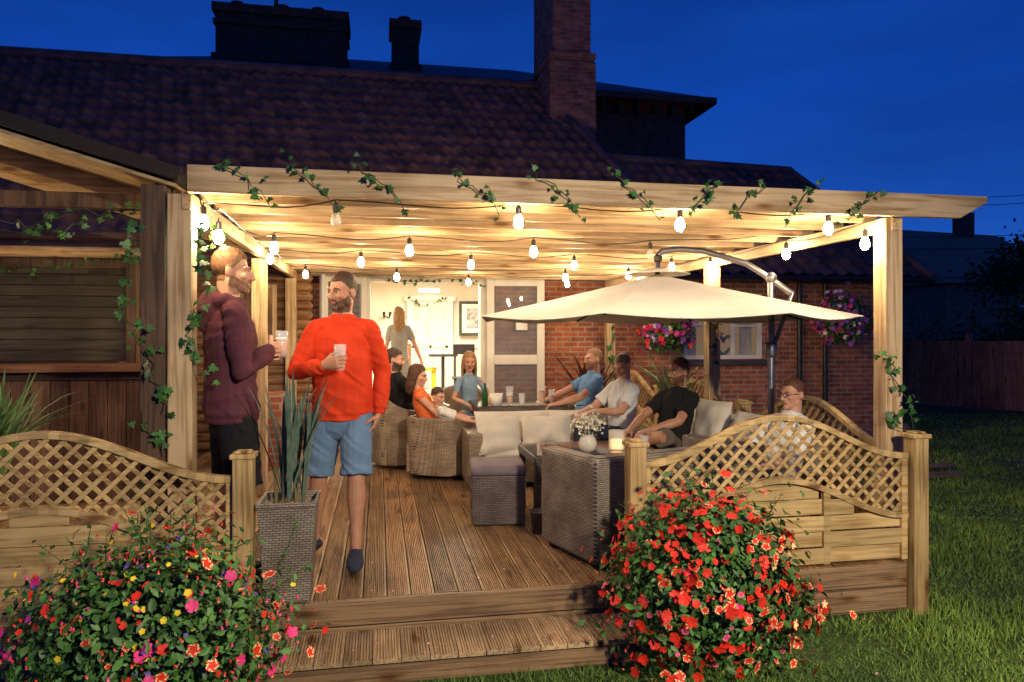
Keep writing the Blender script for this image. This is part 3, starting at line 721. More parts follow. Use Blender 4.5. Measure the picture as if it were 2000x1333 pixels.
for x,y,z in lit+off:
    mb.lathe((x,y,z),[(.014,.033),(.017,.04),(.017,.075),(.008,.085)],n=10);mb.loft([(x,y,z+.08),(x,y,z+.10)],[.004,.004],n=5)
rows=[[(-.95,4.10,2.12)]+sorted([p for p in lit+off if abs(p[1]-4.1)<.02])+[(3.17,4.10,2.12)]]
for yy in(5.3,6.5,7.8): rows.append([(-.97,yy,2.11)]+sorted([p for p in lit+off if abs(p[1]-yy)<.02 and -.8<p[0]<3])+[(3.18,yy,2.13)])
rows.append([(-.97,8.9,2.11),(1.1,8.9,2.05),(2.4,9.0,2.05),(3.18,9,2.12)])
rows.append([(-.93,4.1,2.11),(-.91,4.38,2.03),(-.9,6.3,2.04),(-.97,7.8,2.1)]);rows.append([(3.15,4.1,2.1),(3.12,5.1,2.03),(3.12,6.4,2.05),(3.14,8.4,2.05),(3.17,9,2.1)]);rows.append([(-1.15,4.5,2.2),(-2.75,4.5,1.98),(-3.3,5.9,2.0),(-4,6.5,2.1)])
for R in rows:
    pts=[]
    for i in range(len(R)-1):
        p,q=V(R[i])+V((0,0,.1)),V(R[i+1])+V((0,0,.1))
        if i==0:p.z=2.14
        for k in range(8):
            f=k/8;u=p.lerp(q,f);u.z-=.03*math.sin(math.pi*f)-.01*math.sin(math.pi*f*2);pts.append(u)
    pts.append(q);mb.loft(pts,[.004]*len(pts),n=5)
mb.build('cable_and_sockets',blackm,G)
# ------------------------------------------------------------------ umbrella
g=grp('cantilever_parasol',(2.22,5.49,0))
c=V((2.22,5.49,0));mb=MB();n=8;R0=1.5;za,zr=1.885,1.53
rings=7;vs=[];fs=[];m_=n*6
for i in range(rings+1):
    f=i/rings
    for k in range(m_):
        th=2*math.pi*k/m_+.18;q=(k%6)/6
        oct_=math.cos(math.pi/n)/math.cos((q-.5)*2*math.pi/n)
        rr=R0*f*oct_
        z=za-(za-zr)*(f**.93)-.034*math.sin(math.pi*q)*f*f
        vs.append(c+V((rr*math.cos(th),rr*math.sin(th),z)))
for i in range(rings):
    for k in range(m_):
        k2=(k+1)%m_;fs.append((i*m_+k,i*m_+k2,(i+1)*m_+k2,(i+1)*m_+k))
mb.add(vs,fs);o=mb.build('canopy',canopy,g,smooth=False,solid=.004)
mb=MB();vs=[c+V((0,0,1.94))];fs=[]
for k in range(16):
    th=2*math.pi*k/16+.18;vs.append(c+V((.26*math.cos(th),.26*math.sin(th),1.885)))
for k in range(16): fs.append((0,1+k,1+(k+1)%16))
mb.add(vs,fs);mb.build('vent_cap',canopy,g,smooth=True,solid=.003)
mb=MB()
for k in range(8):
    th=2*math.pi*k/8+.18;d_=V((math.cos(th),math.sin(th),0))
    mb.bar(c+V((0,0,za-.03)),c+d_*1.48+V((0,0,zr-.005)),.018,.014)
    mb.bar(c+V((0,0,1.56)),c+d_*.75+V((0,0,1.68)),.014,.012)
mb.lathe(c,[(.03,1.53),(.05,1.55),(.05,1.6),(.02,1.62),(.02,1.98),(.035,1.99),(.035,2.03),(.01,2.05)],n=12)
mb.build('ribs',blackm,g)
mb=MB();pb=V((3.02,5.15,0))
arm=[c+V((.0,0,2.03)),c+V((.03,-.01,2.07)),c+V((.15,-.05,2.085)),(2.55,5.36,2.065),(2.85,5.23,1.96),(3.02,5.15,1.83),(3.16,5.10,1.72)]
mb.loft(arm,[.024]*7,n=12)
mb.loft([pb+V((0,0,.02)),pb+V((0,0,1.84))],[.026,.026],n=12)
mb.loft([pb+V((0,0,1.25)),(3.17,5.09,1.72)],[.016,.016],n=8)
mb.lathe(pb,[(.04,1.22),(.045,1.24),(.045,1.32),(.04,1.34)],n=12);mb.ell(V((3.02,5.15,1.84)),.045)
mb.bar((2.7,5.15,.03),(3.18,5.15,.03),.05,.03);mb.bar((2.95,4.9,.03),(2.95,5.4,.03),.05,.03)
mb.build('pole_and_arm',greym,g,smooth=True)
# ------------------------------------------------------------------ furniture
def sofa(name,loc,yaw,W,D=.78,back=.68,arm=.58,seat=.30,ths=.13,arms=(1,1),wick=wickG,backcush=True,ch=.34):
    g=grp(name,loc);L=V(loc);R=RZ(yaw)
    B=lambda mb,c,d,mi=0:mb.box(L+R@V(c),d,R,mi)
    mb=MB()
    B(mb,(0,0,.04+seat/2),(W,D,seat-.02))
    B(mb,(0,D/2-ths/2,back/2+.02),(W,ths,back-.03))
    for s_,on in((-1,arms[0]),(1,arms[1])):
        if on: B(mb,(s_*(W/2-ths/2),-.01,arm/2+.022),(ths+.006,D+.012,arm-.02))
    mb.build('wicker_frame',wick,g,bevel=.022)
    mb=MB();inn=W-ths*(arms[0]+arms[1])-.02;off=ths*(arms[0]-arms[1])/2;k=max(1,round(inn/.62))
    for i in range(k):
        cx=off-inn/2+inn*(i+.5)/k
        mb.box(L+R@V((cx,-.06,seat+.065)),(inn/k-.01,D-ths-.04,.10),R)
    mb.build('seat_cushions',cream,g,bevel=.035,smooth=True)
    if backcush:
        mb=MB()
        for i in range(k):
            cx=off-inn/2+inn*(i+.5)/k
            mb.pillow(L+R@V((cx,D/2-ths-.09,seat+.10+ch/2)),(inn/k,.18,ch),R@RX(-.18))
        mb.build('back_cushions',cream,g,smooth=True)
    mb=MB()
    for sx in(-1,1):
        for sy in(-1,1): B(mb,(sx*(W/2-.06),sy*(D/2-.06),.02),(.05,.05,.04))
    mb.build('feet',blackm,g);return g
ang=rad(18);Wn=1.35;Dn=.62;yw=math.pi+ang
off_=RZ(yw)@V((Wn/2,Dn/2,0));loc=V((1.26,4.06,0))-V((off_.x,off_.y,0))
sofa('wicker_sofa',tuple(loc),yw,Wn,Dn,.66,.64,arms=(1,1),wick=wickG,backcush=False,ths=.13)
sofa('wicker_sofa',(1.66,6.75,0),0,1.75,.76,.56,.50,seat=.24,arms=(1,1),wick=wickT,ch=.30)
sofa('wicker_sofa',(2.80,5.55,0),-math.pi/2,1.7,.74,.66,.55,seat=.28,arms=(0,0),wick=wickG)
def tub(name,loc,yaw,W=.66,D=.66,back=.66,arm=.62,wick=wickT):
    g=grp(name,loc);L=V(loc);R=RZ(yaw);mb=MB()
    prof=[]
    n=28
    for i in range(n+1):
        f=i/n
        th=math.pi*(f)
        x=-W/2*(abs(math.cos(th))**.55)*(1 if math.cos(th)>0 else -1)
        y=-D/2+D*(math.sin(th)**.45) if 0<f<1 else -D/2
        h=arm+(back-arm)*math.sin(th)**2
        prof.append((x,y,h))
    vs=[];fs=[]
    for x,y,h in prof:
        k=.84;xi,yi=x*k,y*k
        vs+=[L+R@V((x*.93,y*.93,.05)),L+R@V((x,y,h-.02)),L+R@V((x*.98,y*.98,h)),L+R@V((x*(k+.03),y*(k+.02),h)),L+R@V((xi,yi,h-.02)),L+R@V((xi*.95,yi*.95,.05))]
    for i in range(n):
        for j in range(6): j2=(j+1)%6;fs.append((i*6+j,i*6+j2,(i+1)*6+j2,(i+1)*6+j))
    fs+=[tuple(range(5,-1,-1)),tuple(n*6+j for j in range(6))]
    mb.add(vs,fs);mb.build('wicker_shell',wick,g)
    mb=MB();mb.box(L+R@V((0,-.02,.2)),(W*.8,D*.86,.28),R);mb.build('wicker_seat',wick,g,bevel=.01)
    mb=MB();mb.box(L+R@V((0,-.03,.37)),(W*.76,D*.8,.07),R);mb.build('cushion',cream,g,bevel=.03,smooth=True)
    return g
tub('wicker_armchair',(.62,7.12,0),rad(150),back=.60,arm=.58)
tub('wicker_armchair',(.24,7.75,0),rad(112),back=.78,arm=.60)
tub('wicker_armchair',(1.0,8.15,0),rad(10),back=.80)
tub('wicker_armchair',(2.25,7.45,0),rad(-75),back=.8)
g=grp('wicker_stool',(.88,5.36,0));mb=MB();mb.box((.88,5.36,.185),(.39,.39,.36),RZ(-.1));mb.build('base',wickermat('wicker_dark',(.20,.16,.145),(.14,.115,.105)),g,bevel=.01)
mb=MB();mb.box((.88,5.36,.40),(.41,.41,.075),RZ(-.1));mb.build('cushion',M('purple_grey',(.20,.155,.165),(.16,.125,.135),rough=.9),g,bevel=.025,smooth=True)
def table(name,c,W,D,z,yaw=0):
    g=grp(name,(c[0],c[1],0));R=RZ(yaw);C=V((c[0],c[1],0));mb=MB()
    for s_ in(-1,1):
        mb.box(C+R@V((s_*(W/2-.025),0,z-.03)),(.05,D,.06),R);mb.box(C+R@V((0,s_*(D/2-.025),z-.031)),(W-.1,.05,.055),R)
        for t_ in(-1,1): mb.box(C+R@V((s_*(W/2-.03),t_*(D/2-.03),(z-.06)/2)),(.05,.05,z-.062),R)
    mb.build('frame',wickermat('wicker_frame_dark',(.18,.145,.12),(.12,.10,.085)),g,bevel=.004)
    mb=MB();mb.box(C+V((0,0,z+.004)),(W-.02,D-.02,.007),R);mb.build('glass_top',tblglass,g);return g
table('glass_coffee_table',(1.62,5.45),1.0,.62,.50,.0)
table('glass_dining_table',(1.45,7.55),.95,.80,.66)
g=grp('metal_bucket',(1.12,4.95,0));mb=MB();mb.lathe((1.12,4.95,0),[(.055,0),(.075,.15),(.08,.152),(.072,.152),(.055,.01)],n=18);mb.build('bucket',greym,g,smooth=True)
def pint(name,p,h=.15,r=.036,fill=.7,beerm=beer,parent=None,foamy=True):
    g=parent or grp(name,p);mb=MB()
    mb.lathe(p,[(r*.72,0),(r*.8,.01),(r*.85,h*.4),(r,h),(r*.94,h),(r*.8,h*.4),(r*.74,.014)],n=20);mb.build('glass',glass,g,smooth=True)
    if fill:
        mb=MB();mb.lathe(p,[(r*.70,.015),(r*.78,h*.4),(r*.78+r*.13*(fill-.4)/.6,h*fill)],n=20);mb.build('drink',beerm,g,smooth=True)
        if foamy: mb=MB();mb.lathe(p,[(r*.86,h*fill+.001),(r*.9,h*fill+.018),(r*.6,h*fill+.022)],n=20);mb.build('foam',foam,g,smooth=True)
    return g
pint('beer_glass',(1.66,7.25,.668),.19,.04);pint('beer_glass',(1.33,7.3,.668),.19,.04,.45);pint('water_glass',(1.45,7.25,.668),.12,.035,.6,glassmat('water',(.9,.95,1),0,.2),foamy=False)
pint('wine_glass',(1.8,7.4,.668),.14,.03,.5)
g=grp('ice_bucket',(1.18,7.25,.668));mb=MB();mb.lathe((1.18,7.25,.668),[(.055,0),(.07,.12),(.065,.12),(.05,.01)],n=16);mb.build('bucket',white,g,smooth=True)
g=grp('bottle',(1.08,7.35,.668));mb=MB();mb.lathe((1.08,7.35,.668),[(.03,0),(.032,.12),(.012,.17),(.012,.22)],n=12);mb.build('glass',M('green_bottle',(.02,.12,.04),rough=.1),g,smooth=True)
pint('tumbler',(2.03,5.3,.51),.10,.04,.5,glassmat('water2',(.9,.95,1),0,.2),foamy=False)
g=grp('candle_jar',(1.80,5.28,.51));mb=MB();mb.lathe((1.80,5.28,.51),[(.055,0),(.062,.01),(.062,.15),(.056,.15),(.052,.012)],n=20);mb.build('jar',glassmat('jar',(1,.95,.85),.15,.35),g,smooth=True)
mb=MB();mb.lathe((1.80,5.28,.51),[(.045,.012),(.045,.08)],n=16);mb.build('wax',M('wax',(.8,.7,.5),emit=(1,.6,.25),es=1.8),g)
vx,vy=1.56,5.25
g=grp('flower_vase',(vx,vy,.51));mb=MB();mb.lathe((vx,vy,.51),[(.035,0),(.06,.02),(.072,.06),(.06,.10),(.045,.12),(.05,.13),(.044,.13),(.05,.1),(.06,.06),(.03,.01)],n=20);mb.build('vase',glassmat('vase',(1,.95,.8),.1,.4),g,smooth=True)
rs=np.random.RandomState(5);pp=rs.normal(0,1,(360,3))*np.array([.055,.045,.035])+np.array([vx,vy,.51+.22]);scatter('gypsophila',FV,FF,FM,pp,rs.normal(size=(360,3))+np.array([0,-.4,.6]),rs.uniform(.6,1.1,360)*.011,[WHT,CRM],g)
mb=MB()
for k in range(26): 
    q=V(pp[k]);mb.loft([V((vx,vy,.53)),q],[.0015,.001],n=4)
mb.build('stems',stemM,g)
# ------------------------------------------------------------------ right background
def bgp(t,d): return V((d*(cs*t+sn),d*(cs-t*sn),GZ))
g=grp('garden_fence',(14,11.5,0));mb=MB()
p=bgp(.52,17.5);q=bgp(.80,14.6);k=0
Lf=(q-p).length;tt=(q-p).normalized()
while k*.15<Lf+3:
    b=p+tt*(k*.15);mb.box(b+V((0,0,.78)),(.145,.02,1.5),RZ(math.atan2(tt.y,tt.x)));
    if k%12==0: mb.box(b+V((0,0,.85)),(.12,.12,1.7),RZ(math.atan2(tt.y,tt.x)))
    k+=1
mb.build('boards',wood('old_fence',(.58,.21,.11),(.30,.11,.06),'Z',isl=.25),g)
g=grp('distant_house',(29,32,0));mb=MB();hc=V((28.6,31.8,0));Rr=RZ(.15)
mb.box(hc+V((0,0,1.8)),(9,7,4.2),Rr);mb.build('walls',brick,g)
mb=MB();vs=[hc+Rr@V(v) for v in((-4.8,-3.8,3.6),(4.8,-3.8,3.6),(4.8,3.8,3.6),(-4.8,3.8,3.6),(-4.5,0,6.5),(3.2,0,6.5))];mb.add(vs,[(0,1,5,4),(2,3,4,5),(0,4,3),(1,2,5)]);mb.build('roof',M('distant_tile',(.42,.15,.08),(.3,.11,.06)),g)
mb=MB();mb.box(hc+Rr@V((.9,0,6.9)),(.8,.6,1.3),Rr);mb.loft([hc+Rr@V((.9,0,7.5)),hc+Rr@V((.9,0,7.9))],[.15,.12],n=8);mb.build('chimney',brickD,g)
mb=MB();mb.box(hc+Rr@V((.5,-3.52,2.2)),(1,.06,1),Rr);mb.build('window',white,g)
treeM=M('tree_leaf',(.08,.13,.03),(.03,.06,.015),isl=.4)
def tree(name,base_,h,cr,nl,seed,lf=.22):
    rs=np.random.RandomState(seed);g=grp(name,base_);b=V(base_);mb=MB()
    top=b+V((0,0,h*.55));mb.loft([b,b.lerp(top,.5)+V((.1,0,0)),top],[.22,.16,.1],n=10)
    cl=[]
    for k in range(16):
        e=top+V((rs.normal(0,cr*.5),rs.normal(0,cr*.5),rs.uniform(-.3,.40)*h));mb.loft([top-V((0,0,rs.uniform(0,.25)*h)),(top+e)/2+V((0,0,.1)),e],[.06,.04,.015],n=6);cl.append(e)
    mb.build('trunk',darkZ,g)
    P=np.concatenate([rs.normal(0,1,(nl//16,3))*np.array([cr*.26,cr*.26,cr*.22])+np.array(e) for e in cl])
    scatter('crown',leafT,leafF,[0,0],P,rs.normal(size=P.shape)+np.array([0,0,.5]),rs.uniform(.6,1.4,len(P))*lf,[treeM],g)
tree('garden_tree',tuple(bgp(.755,20)),4.9,1.6,14000,41,.15)
rs=np.random.RandomState(9)
P=[];
for k in range(26):
    c0=bgp(.60+k*.02,24+rs.uniform(-1,1));P.append(rs.normal(0,1,(400,3))*np.array([.8,.8,.5])+np.array(c0)+np.array([0,0,1.0]))
P=np.concatenate(P);scatter('hedge',leafT,leafF,[0,0],P,rs.normal(size=P.shape),rs.uniform(.6,1.4,len(P))*.16,[treeM],None)
g=grp('power_line',(20,22,6));mb=MB()
for zz in(6.9,6.6,5.4,4.9):
    p=bgp(.55,30);q=bgp(.9,24);p.z=zz;q.z=zz-.4;mb.loft([p,(p+q)/2-V((0,0,.12)),q],[.012]*3,n=4)
mb.build('wires',blackm,g)
g=grp('picnic_bench',(7.2,8.3,GZ))
mb=MB()
for i,(t_,d_,z_) in enumerate(((.49,10.0,.36),(.49,10.35,.36),(.58,8.9,.05),(.59,8.4,.04))):
    b=bgp(t_,d_);mb.box(b+V((0,0,z_)),(1.5 if i<2 else .75,.14,.04),RZ(.12))
b=bgp(.49,10.2)
for sx in(-.5,.5): mb.box(b+V((sx,0,.17)),(.07,.6,.34),RZ(.12))
mb.build('planks',wood('bench_wood',(.30,.17,.10),(.15,.08,.05),'X'),g,bevel=.005)
# ------------------------------------------------------------------ people
skinA=M('skin',(.56,.30,.20),(.50,.25,.16),rough=.5,scale=12,bump=.08,bscale=150,sss=.08,dist=.002)
skinB=M('skin_tan',(.46,.23,.14),(.40,.19,.11),rough=.5,scale=12,bump=.08,bscale=150,sss=.08,dist=.002)
lipm=M('lips',(.38,.14,.11),rough=.45)
eyew=M('eye_white',(.75,.72,.68),rough=.2);iris=M('iris',(.04,.025,.015),rough=.15)
lash=M('lash',(.2,.1,.07))
def fab(name,c,c2=None,s=9): return M(name,c,c2 or tuple(x*.85 for x in c),rough=.9,scale=s,bump=.25,bscale=220,spec=.15,dist=.002)
def hairm(name,c): return M(name,c,tuple(x*.5 for x in c),rough=.6,scale=14,stretch=(6,6,1.5),bump=.6,bscale=60,dist=.004)
def remesh(mb,vox,smooth=2,fac=.5):
    me=bpy.data.meshes.new('tmp');me.from_pydata(mb.v,[],mb.f);o=bpy.data.objects.new('tmp',me);sc.collection.objects.link(o)
    m=o.modifiers.new('r','REMESH');m.mode='VOXEL';m.voxel_size=vox
    m=o.modifiers.new('s','SMOOTH');m.factor=fac;m.iterations=smooth
    dg=bpy.context.evaluated_depsgraph_get();me2=bpy.data.meshes.new_from_object(o.evaluated_get(dg))
    bpy.data.objects.remove(o);bpy.data.meshes.remove(me);return me2
def getco(me):
    a_=np.empty(len(me.vertices)*3,np.float32);me.vertices.foreach_get('co',a_);return a_.reshape(-1,3).astype(float)
def getno(me):
    a_=np.empty(len(me.vertices)*3,np.float32);me.vertices.foreach_get('normal',a_);return a_.reshape(-1,3).astype(float)
def wrinkle(me,amp=.006,f=6,seed=0):
    c_=getco(me);n_=getno(me);d_=np.empty(len(c_))
    for i,p in enumerate(c_):
        q=V((p[0]*f*.7+seed,p[1]*f*.7,p[2]*f*2.0+1.3*p[0]*f))
        wq=noise.noise(q*.5)*1.2
        v=noise.noise(q+V((wq,0,wq)));d_[i]=(1-abs(v)*3.2)*.55+noise.noise(q*.4)*.8+.25
    c_+=n_*(d_*amp)[:,None];me.vertices.foreach_set('co',c_.astype(np.float32).ravel());me.update()
def ik(A,B,l1,l2,pole):
    d_=B-A;L=d_.length
    if L>l1+l2-.002: B=A+d_.normalized()*(l1+l2-.002);d_=B-A;L=d_.length
    x=(l1*l1-l2*l2+L*L)/(2*L);h=math.sqrt(max(0,l1*l1-x*x));u=d_/L;p=V(pole);p=p-u*p.dot(u)
    p=p.normalized() if p.length>1e-5 else u.orthogonal().normalized()
    return A+u*x+p*h,B
def hand(mb,w_,d_,n_,s_,curl=(.5,.6,.5),fist=0):
    d_=V(d_).normalized();n_=V(n_);n_=(n_-d_*n_.dot(d_)).normalized();s_=V(s_);s0=d_.cross(n_);s_=s0 if s0.dot(s_)>0 else -s0
    mb.loft([w_-d_*.02,w_+d_*.03,w_+d_*.065,w_+d_*.09],[(.027,.021),(.036,.019),(.042,.016),(.038,.012)],side=s_,n=12)
    for k,(of,l) in enumerate(((.031,(.042,.026,.020)),(.0105,(.046,.029,.022)),(-.010,(.042,.027,.021)),(-.030,(.033,.021,.018)))):
        p=w_+d_*(.088-abs(of-.01)*.15)+s_*of;an=0;P=[p-d_*.015];Rr=[.0092]
        P.append(p);Rr.append(.0092)
        for j in range(3):
            an+=curl[j]*(1+.08*k);dr=d_*math.cos(an)+n_*math.sin(an)+s_*(of*.9*(1-fist)+of*.5);p=p+dr.normalized()*l[j];P.append(p);Rr.append((.0085,.0078,.0066)[j])
        mb.loft(P,Rr,n=8)
    p=w_+d_*.022+s_*.022+n_*.004
    q1=p+(d_*.55+s_*.65+n_*.45).normalized()*.045;q2=q1+(d_*.8+s_*.25+n_*.55).normalized()*.032;q3=q2+(d_*.75-s_*.15+n_*.6).normalized()*.025
    mb.loft([p,q1,q2,q3],[.016,.0125,.0108,.0085],n=8)
def person(name,loc,yaw,H=1.8,P=(0,0,.97),lean=(0,0,1),tw=0,hyaw=0,hpitch=0,hroll=0,armL=None,armR=None,legL=None,legR=None,hands=None,
           top=None,bottom=None,shoes=None,skin=skinA,hair=None,hairstyle='short',beard=None,fat=1.0,vox=.008,sleeve='long',blen='shorts',hood=False,female=False,glasses=False,child=False,hem=-.10,waist=1):
    g=grp(name,loc);s=H/1.8;g.rotation_euler=(0,0,yaw);g.scale=(s,s,s)
    up=V(lean).normalized();P=V(P);X=V((1,0,0));SX=RZ(tw)@X;SX=(SX-up*SX.dot(up)).normalized()
    N_=P+up*.545;hs=1.16 if child else 1.0
    HR=RZ(hyaw)@RX(hpitch)@RY(hroll);HC=N_+up*.045+V((0,-.022,.105))
    if child: HC=HC+V((0,0,.02))
    shw=.163*(.88 if female or child else 1)
    SL=P+up*.460+SX*shw;SR=P+up*.460-SX*shw
    armL=armL or((.21,-.04,.86),(0.2,1,0));armR=armR or((-.21,-.04,.86),(-.2,1,0))
    EL,WL=ik(SL,V(armL[0]),.30,.265,armL[1]);ER,WR=ik(SR,V(armR[0]),.30,.265,armR[1])
    HL=P+X*.092-up*.03;HRp=P-X*.092-up*.03
    legL=legL or((.11,0,.085),(0,-1,0));legR=legR or((-.11,0,.085),(0,-1,0))
    KL,AL=ik(HL,V(legL[0]),.43,.42,legL[1]);KR,AR=ik(HRp,V(legR[0]),.43,.42,legR[1])
    lim=.86 if female or child else 1.0
    sk=MB()
    secs=[(-.07,.15,.105),(0,.155,.11),(.12,.13,.095),(.25,.14,.10),(.36,.155,.108),(.44,.14,.095),(.50,.105,.075),(.54,.065,.06)]
    sk.loft([P+up*z for z,_,_ in secs],[(x*fat*lim,y*fat*lim) for _,x,y in secs],side=SX,n=18)
    sk.loft([N_-up*.05,N_+up*.02,HC+HR@V((0,.022,-.045))],[.066*lim,.058*lim,.055*lim],n=14)
    for S_,E_,W_ in((SL,EL,WL),(SR,ER,WR)):
        f1=E_.lerp(W_,.28)
        sk.loft([S_,S_.lerp(E_,.4),E_,f1,W_.lerp(E_,.25),W_],[.050*lim,.048*lim,.040*lim,.042*lim,.031*lim,.025*lim],n=12)
    hd=hands or {}
    for key,W_,E_,sg in(('L',WL,EL,1),('R',WR,ER,-1)):
        d0=(W_-E_).normalized();h_=hd.get(key,{})
        dd=V(h_.get('d',d0));nn_=V(h_.get('n',(-sg,0,-.2)));ss=V(h_.get('s',(0,-1,.3)));hand(sk,W_,dd,nn_,ss,h_.get('curl',(.45,.5,.35)),h_.get('fist',0))
    legs=((HL,KL,AL,legL),(HRp,KR,AR,legR))
    for h_,k_,a_,lg in legs:
        sh=k_.lerp(a_,.28);bk=(k_-(h_+a_)/2);
        bkd=-(bk.normalized()) if bk.length>.01 else V((0,1,0))
        sk.loft([h_,h_.lerp(k_,.5),k_.lerp(h_,.12),k_,sh+bkd*.014,k_.lerp(a_,.6)+bkd*.006,a_],[.088*lim,.076*lim,.058*lim,.053*lim,.060*lim,.041*lim,.032*lim],n=14)
        td=V(lg[2]) if len(lg)>2 else V((0,-1,0));td.normalize();fz=V((0,0,1)) if abs(td.z)<.9 else V((0,-1,0))
        sk.loft([a_+td*-.04-fz*.035,a_+td*.03-fz*.04,a_+td*.12-fz*.055,a_+td*.17-fz*.06],[(.034,.04),(.04,.04),(.044,.026),(.036,.018)],side=td.cross(fz),n=12)
    def hp(p): return HC+HR@(V(p)*hs)
    def he(c_,r_,rt=None): sk.ell(hp(c_),tuple(x*hs for x in r_),HR if rt is None else HR@rt,nu=18,nv=12)
    he((0,.018,.035),(.072,.092,.080));he((0,-.022,-.02),(.060,.066,.08));he((0,-.035,-.078),(.043,.045,.034))
    for sg in(-1,1):
        he((sg*.043,.0,-.06),(.020,.035,.032));he((sg*.040,-.062,-.024),(.022,.020,.020));he((sg*.075,.015,-.008),(.009,.02,.032),RZ(sg*-.35));he((sg*.012,-.100,-.034),(.011,.011,.009))
    he((0,-.075,-.097),(.022,.018,.018))
    sk.loft([hp((0,-.080,.018)),hp((0,-.095,-.005)),hp((0,-.110,-.030))],[.010*hs,.011*hs,.0125*hs],n=10)
    sk.loft([hp((-.045,-.066,.022)),hp((-.018,-.081,.021)),hp((.018,-.081,.021)),hp((.045,-.066,.022))],[.012*hs]*4,n=8)
    sk.loft([hp((-.022,-.080,-.058)),hp((0,-.089,-.056)),hp((.022,-.080,-.058))],[.006*hs,.008*hs,.006*hs],n=8)
    sk.loft([hp((-.020,-.079,-.067)),hp((0,-.087,-.069)),hp((.020,-.079,-.067))],[.006*hs,.0085*hs,.006*hs],n=8)
    me=remesh(sk,vox,1 if vox>.006 else 2)
    co_=getco(me);no_=getno(me);HRi=np.array(HR.transposed());q=(co_-np.array(HC))@HRi.T/hs
    x_,y_,z_=q[:,0],q[:,1],q[:,2];inh=(np.abs(x_)<.11)&(np.abs(y_)<.14)&(z_>-.13)&(z_<.16)
    nzv=np.array([noise.noise(V(p)*70) if k else 0 for p,k in zip(q,inh)]) if hair else None
    hm=np.zeros(len(q),bool);bm_=np.zeros(len(q),bool)
    if hair and hairstyle!='bald':
        line=np.where(y_<-.045,.068,np.where(y_<.0,.012+(-y_)*1.2,np.where(y_<.035,.005,-.055)))
        hm=inh&(z_>line)&~((np.abs(x_)>.071)&(z_<.02)&(y_<.035)&(y_>-.01))
        th_=.003+.013*np.clip((z_-.04)/.07,0,1)
        if hairstyle in('long','bob'): th_=th_+.008
        if hairstyle=='crop': th_=.002+.003*np.clip((z_-.04)/.07,0,1)
        co_[hm]+=no_[hm]*((th_*(1+.35*nzv))[hm])[:,None]
    if beard:
        lowb=-.030-.5*np.clip(-y_-.02,0,1)*1.0
        bm_=inh&(y_<.010)&(z_>-.125)&(z_<np.where(np.abs(x_)>.028,np.maximum(lowb,-.062),-.046))&~((np.abs(x_)<.020)&(z_>-.073)&(z_<-.054)&(y_<-.07))
        co_[bm_]+=no_[bm_]*.002
    me.vertices.foreach_set('co',co_.astype(np.float32).ravel());me.update()
    for m in(skin,hair or skin,beard or skin,lipm): me.materials.append(m)
    lm=inh&(np.abs(x_)<.023)&(z_>-.074)&(z_<-.052)&(y_<-.078)
    mi=[]
    for p in me.polygons:
        v=p.vertices;a0=sum(hm[i] for i in v);b0=sum(bm_[i] for i in v);c0=sum(lm[i] for i in v)
        mi.append(1 if a0>=2 else 2 if b0>=2 else 3 if c0>=3 else 0)
    me.polygons.foreach_set('material_index',mi);me.polygons.foreach_set('use_smooth',[True]*len(me.polygons))
    link(bpy.data.objects.new('body',me),g)
    def raw(mb,nm,mats,smooth=True):
        me=bpy.data.meshes.new(nm);me.from_pydata(mb.v,[],mb.f)
        for m in mats:me.materials.append(m)
        me.polygons.foreach_set('material_index',mb.m);me.polygons.foreach_set('use_smooth',[smooth]*len(me.polygons));me.update();link(bpy.data.objects.new(nm,me),g)
    mb=MB()
    for sg in(-1,1):
        mb.ell(hp((sg*.030,-.0735,.000)),(.0125*hs,.0125*hs,.0075*hs),HR,mi=0);mb.ell(hp((sg*.030,-.0815,.000)),(.0058*hs,.005*hs,.0058*hs),HR,mi=1)
        mb.loft([hp((sg*.016,-.092,.019)),hp((sg*.030,-.090,.025)),hp((sg*.046,-.078,.021))],[.0035*hs,.0042*hs,.0025*hs],n=6,mi=2)
        mb.loft([hp((sg*.018,-.084,.0055)),hp((sg*.030,-.0875,.008)),hp((sg*.043,-.080,.005))],[.0022*hs]*3,n=6,mi=3)
    if glasses:
        for sg in(-1,1):
            R_=[hp((sg*.032+.022*math.cos(th*math.pi/8),-.102,.0+.016*math.sin(th*math.pi/8))) for th in range(17)]
            mb.loft(R_,[.0022]*17,n=5,mi=4);mb.loft([hp((sg*.054,-.102,.004)),hp((sg*.08,.01,.006))],[.002,.002],n=5,mi=4)
    raw(mb,'face_details',[eyew,iris,hair or darkZ,lash,blackm])
    if hairstyle in('long','bob'):
        mb=MB();Lh=.33 if hairstyle=='long' else .20
        mb.ell(hp((0,.030,.047)),(.084*hs,.092*hs,.084*hs),HR,nu=18,nv=12)
        for k in range(11):
            th=math.pi*(k/10)*1.16-.25
            p0=(.068*math.cos(th),.022+.074*math.sin(th),.04);dn=-Lh*(1+.12*math.sin(k*3.1))
            mb.loft([hp(p0),hp((p0[0]*1.18,p0[1]*1.12,-.04)),hp((p0[0]*1.2,p0[1]*1.1+.01,-.12)),hp((p0[0]*1.1,p0[1]*1.0+.02,dn))],[.024,.022,.020,.010],n=8)
        m2=remesh(mb,max(vox,.007),2);wrinkle(m2,.006,22,3);m2.materials.append(hair);m2.polygons.foreach_set('use_smooth',[True]*len(m2.polygons));link(bpy.data.objects.new('hair',m2),g)
    def cloth(mb,nm,mat,amp=.006,v=None,sd=0):
        me=remesh(mb,v or vox*1.15,2);wrinkle(me,amp,7,sd+len(name));me.materials.append(mat);me.polygons.foreach_set('use_smooth',[True]*len(me.polygons));link(bpy.data.objects.new(nm,me),g)
    f=fat*lim
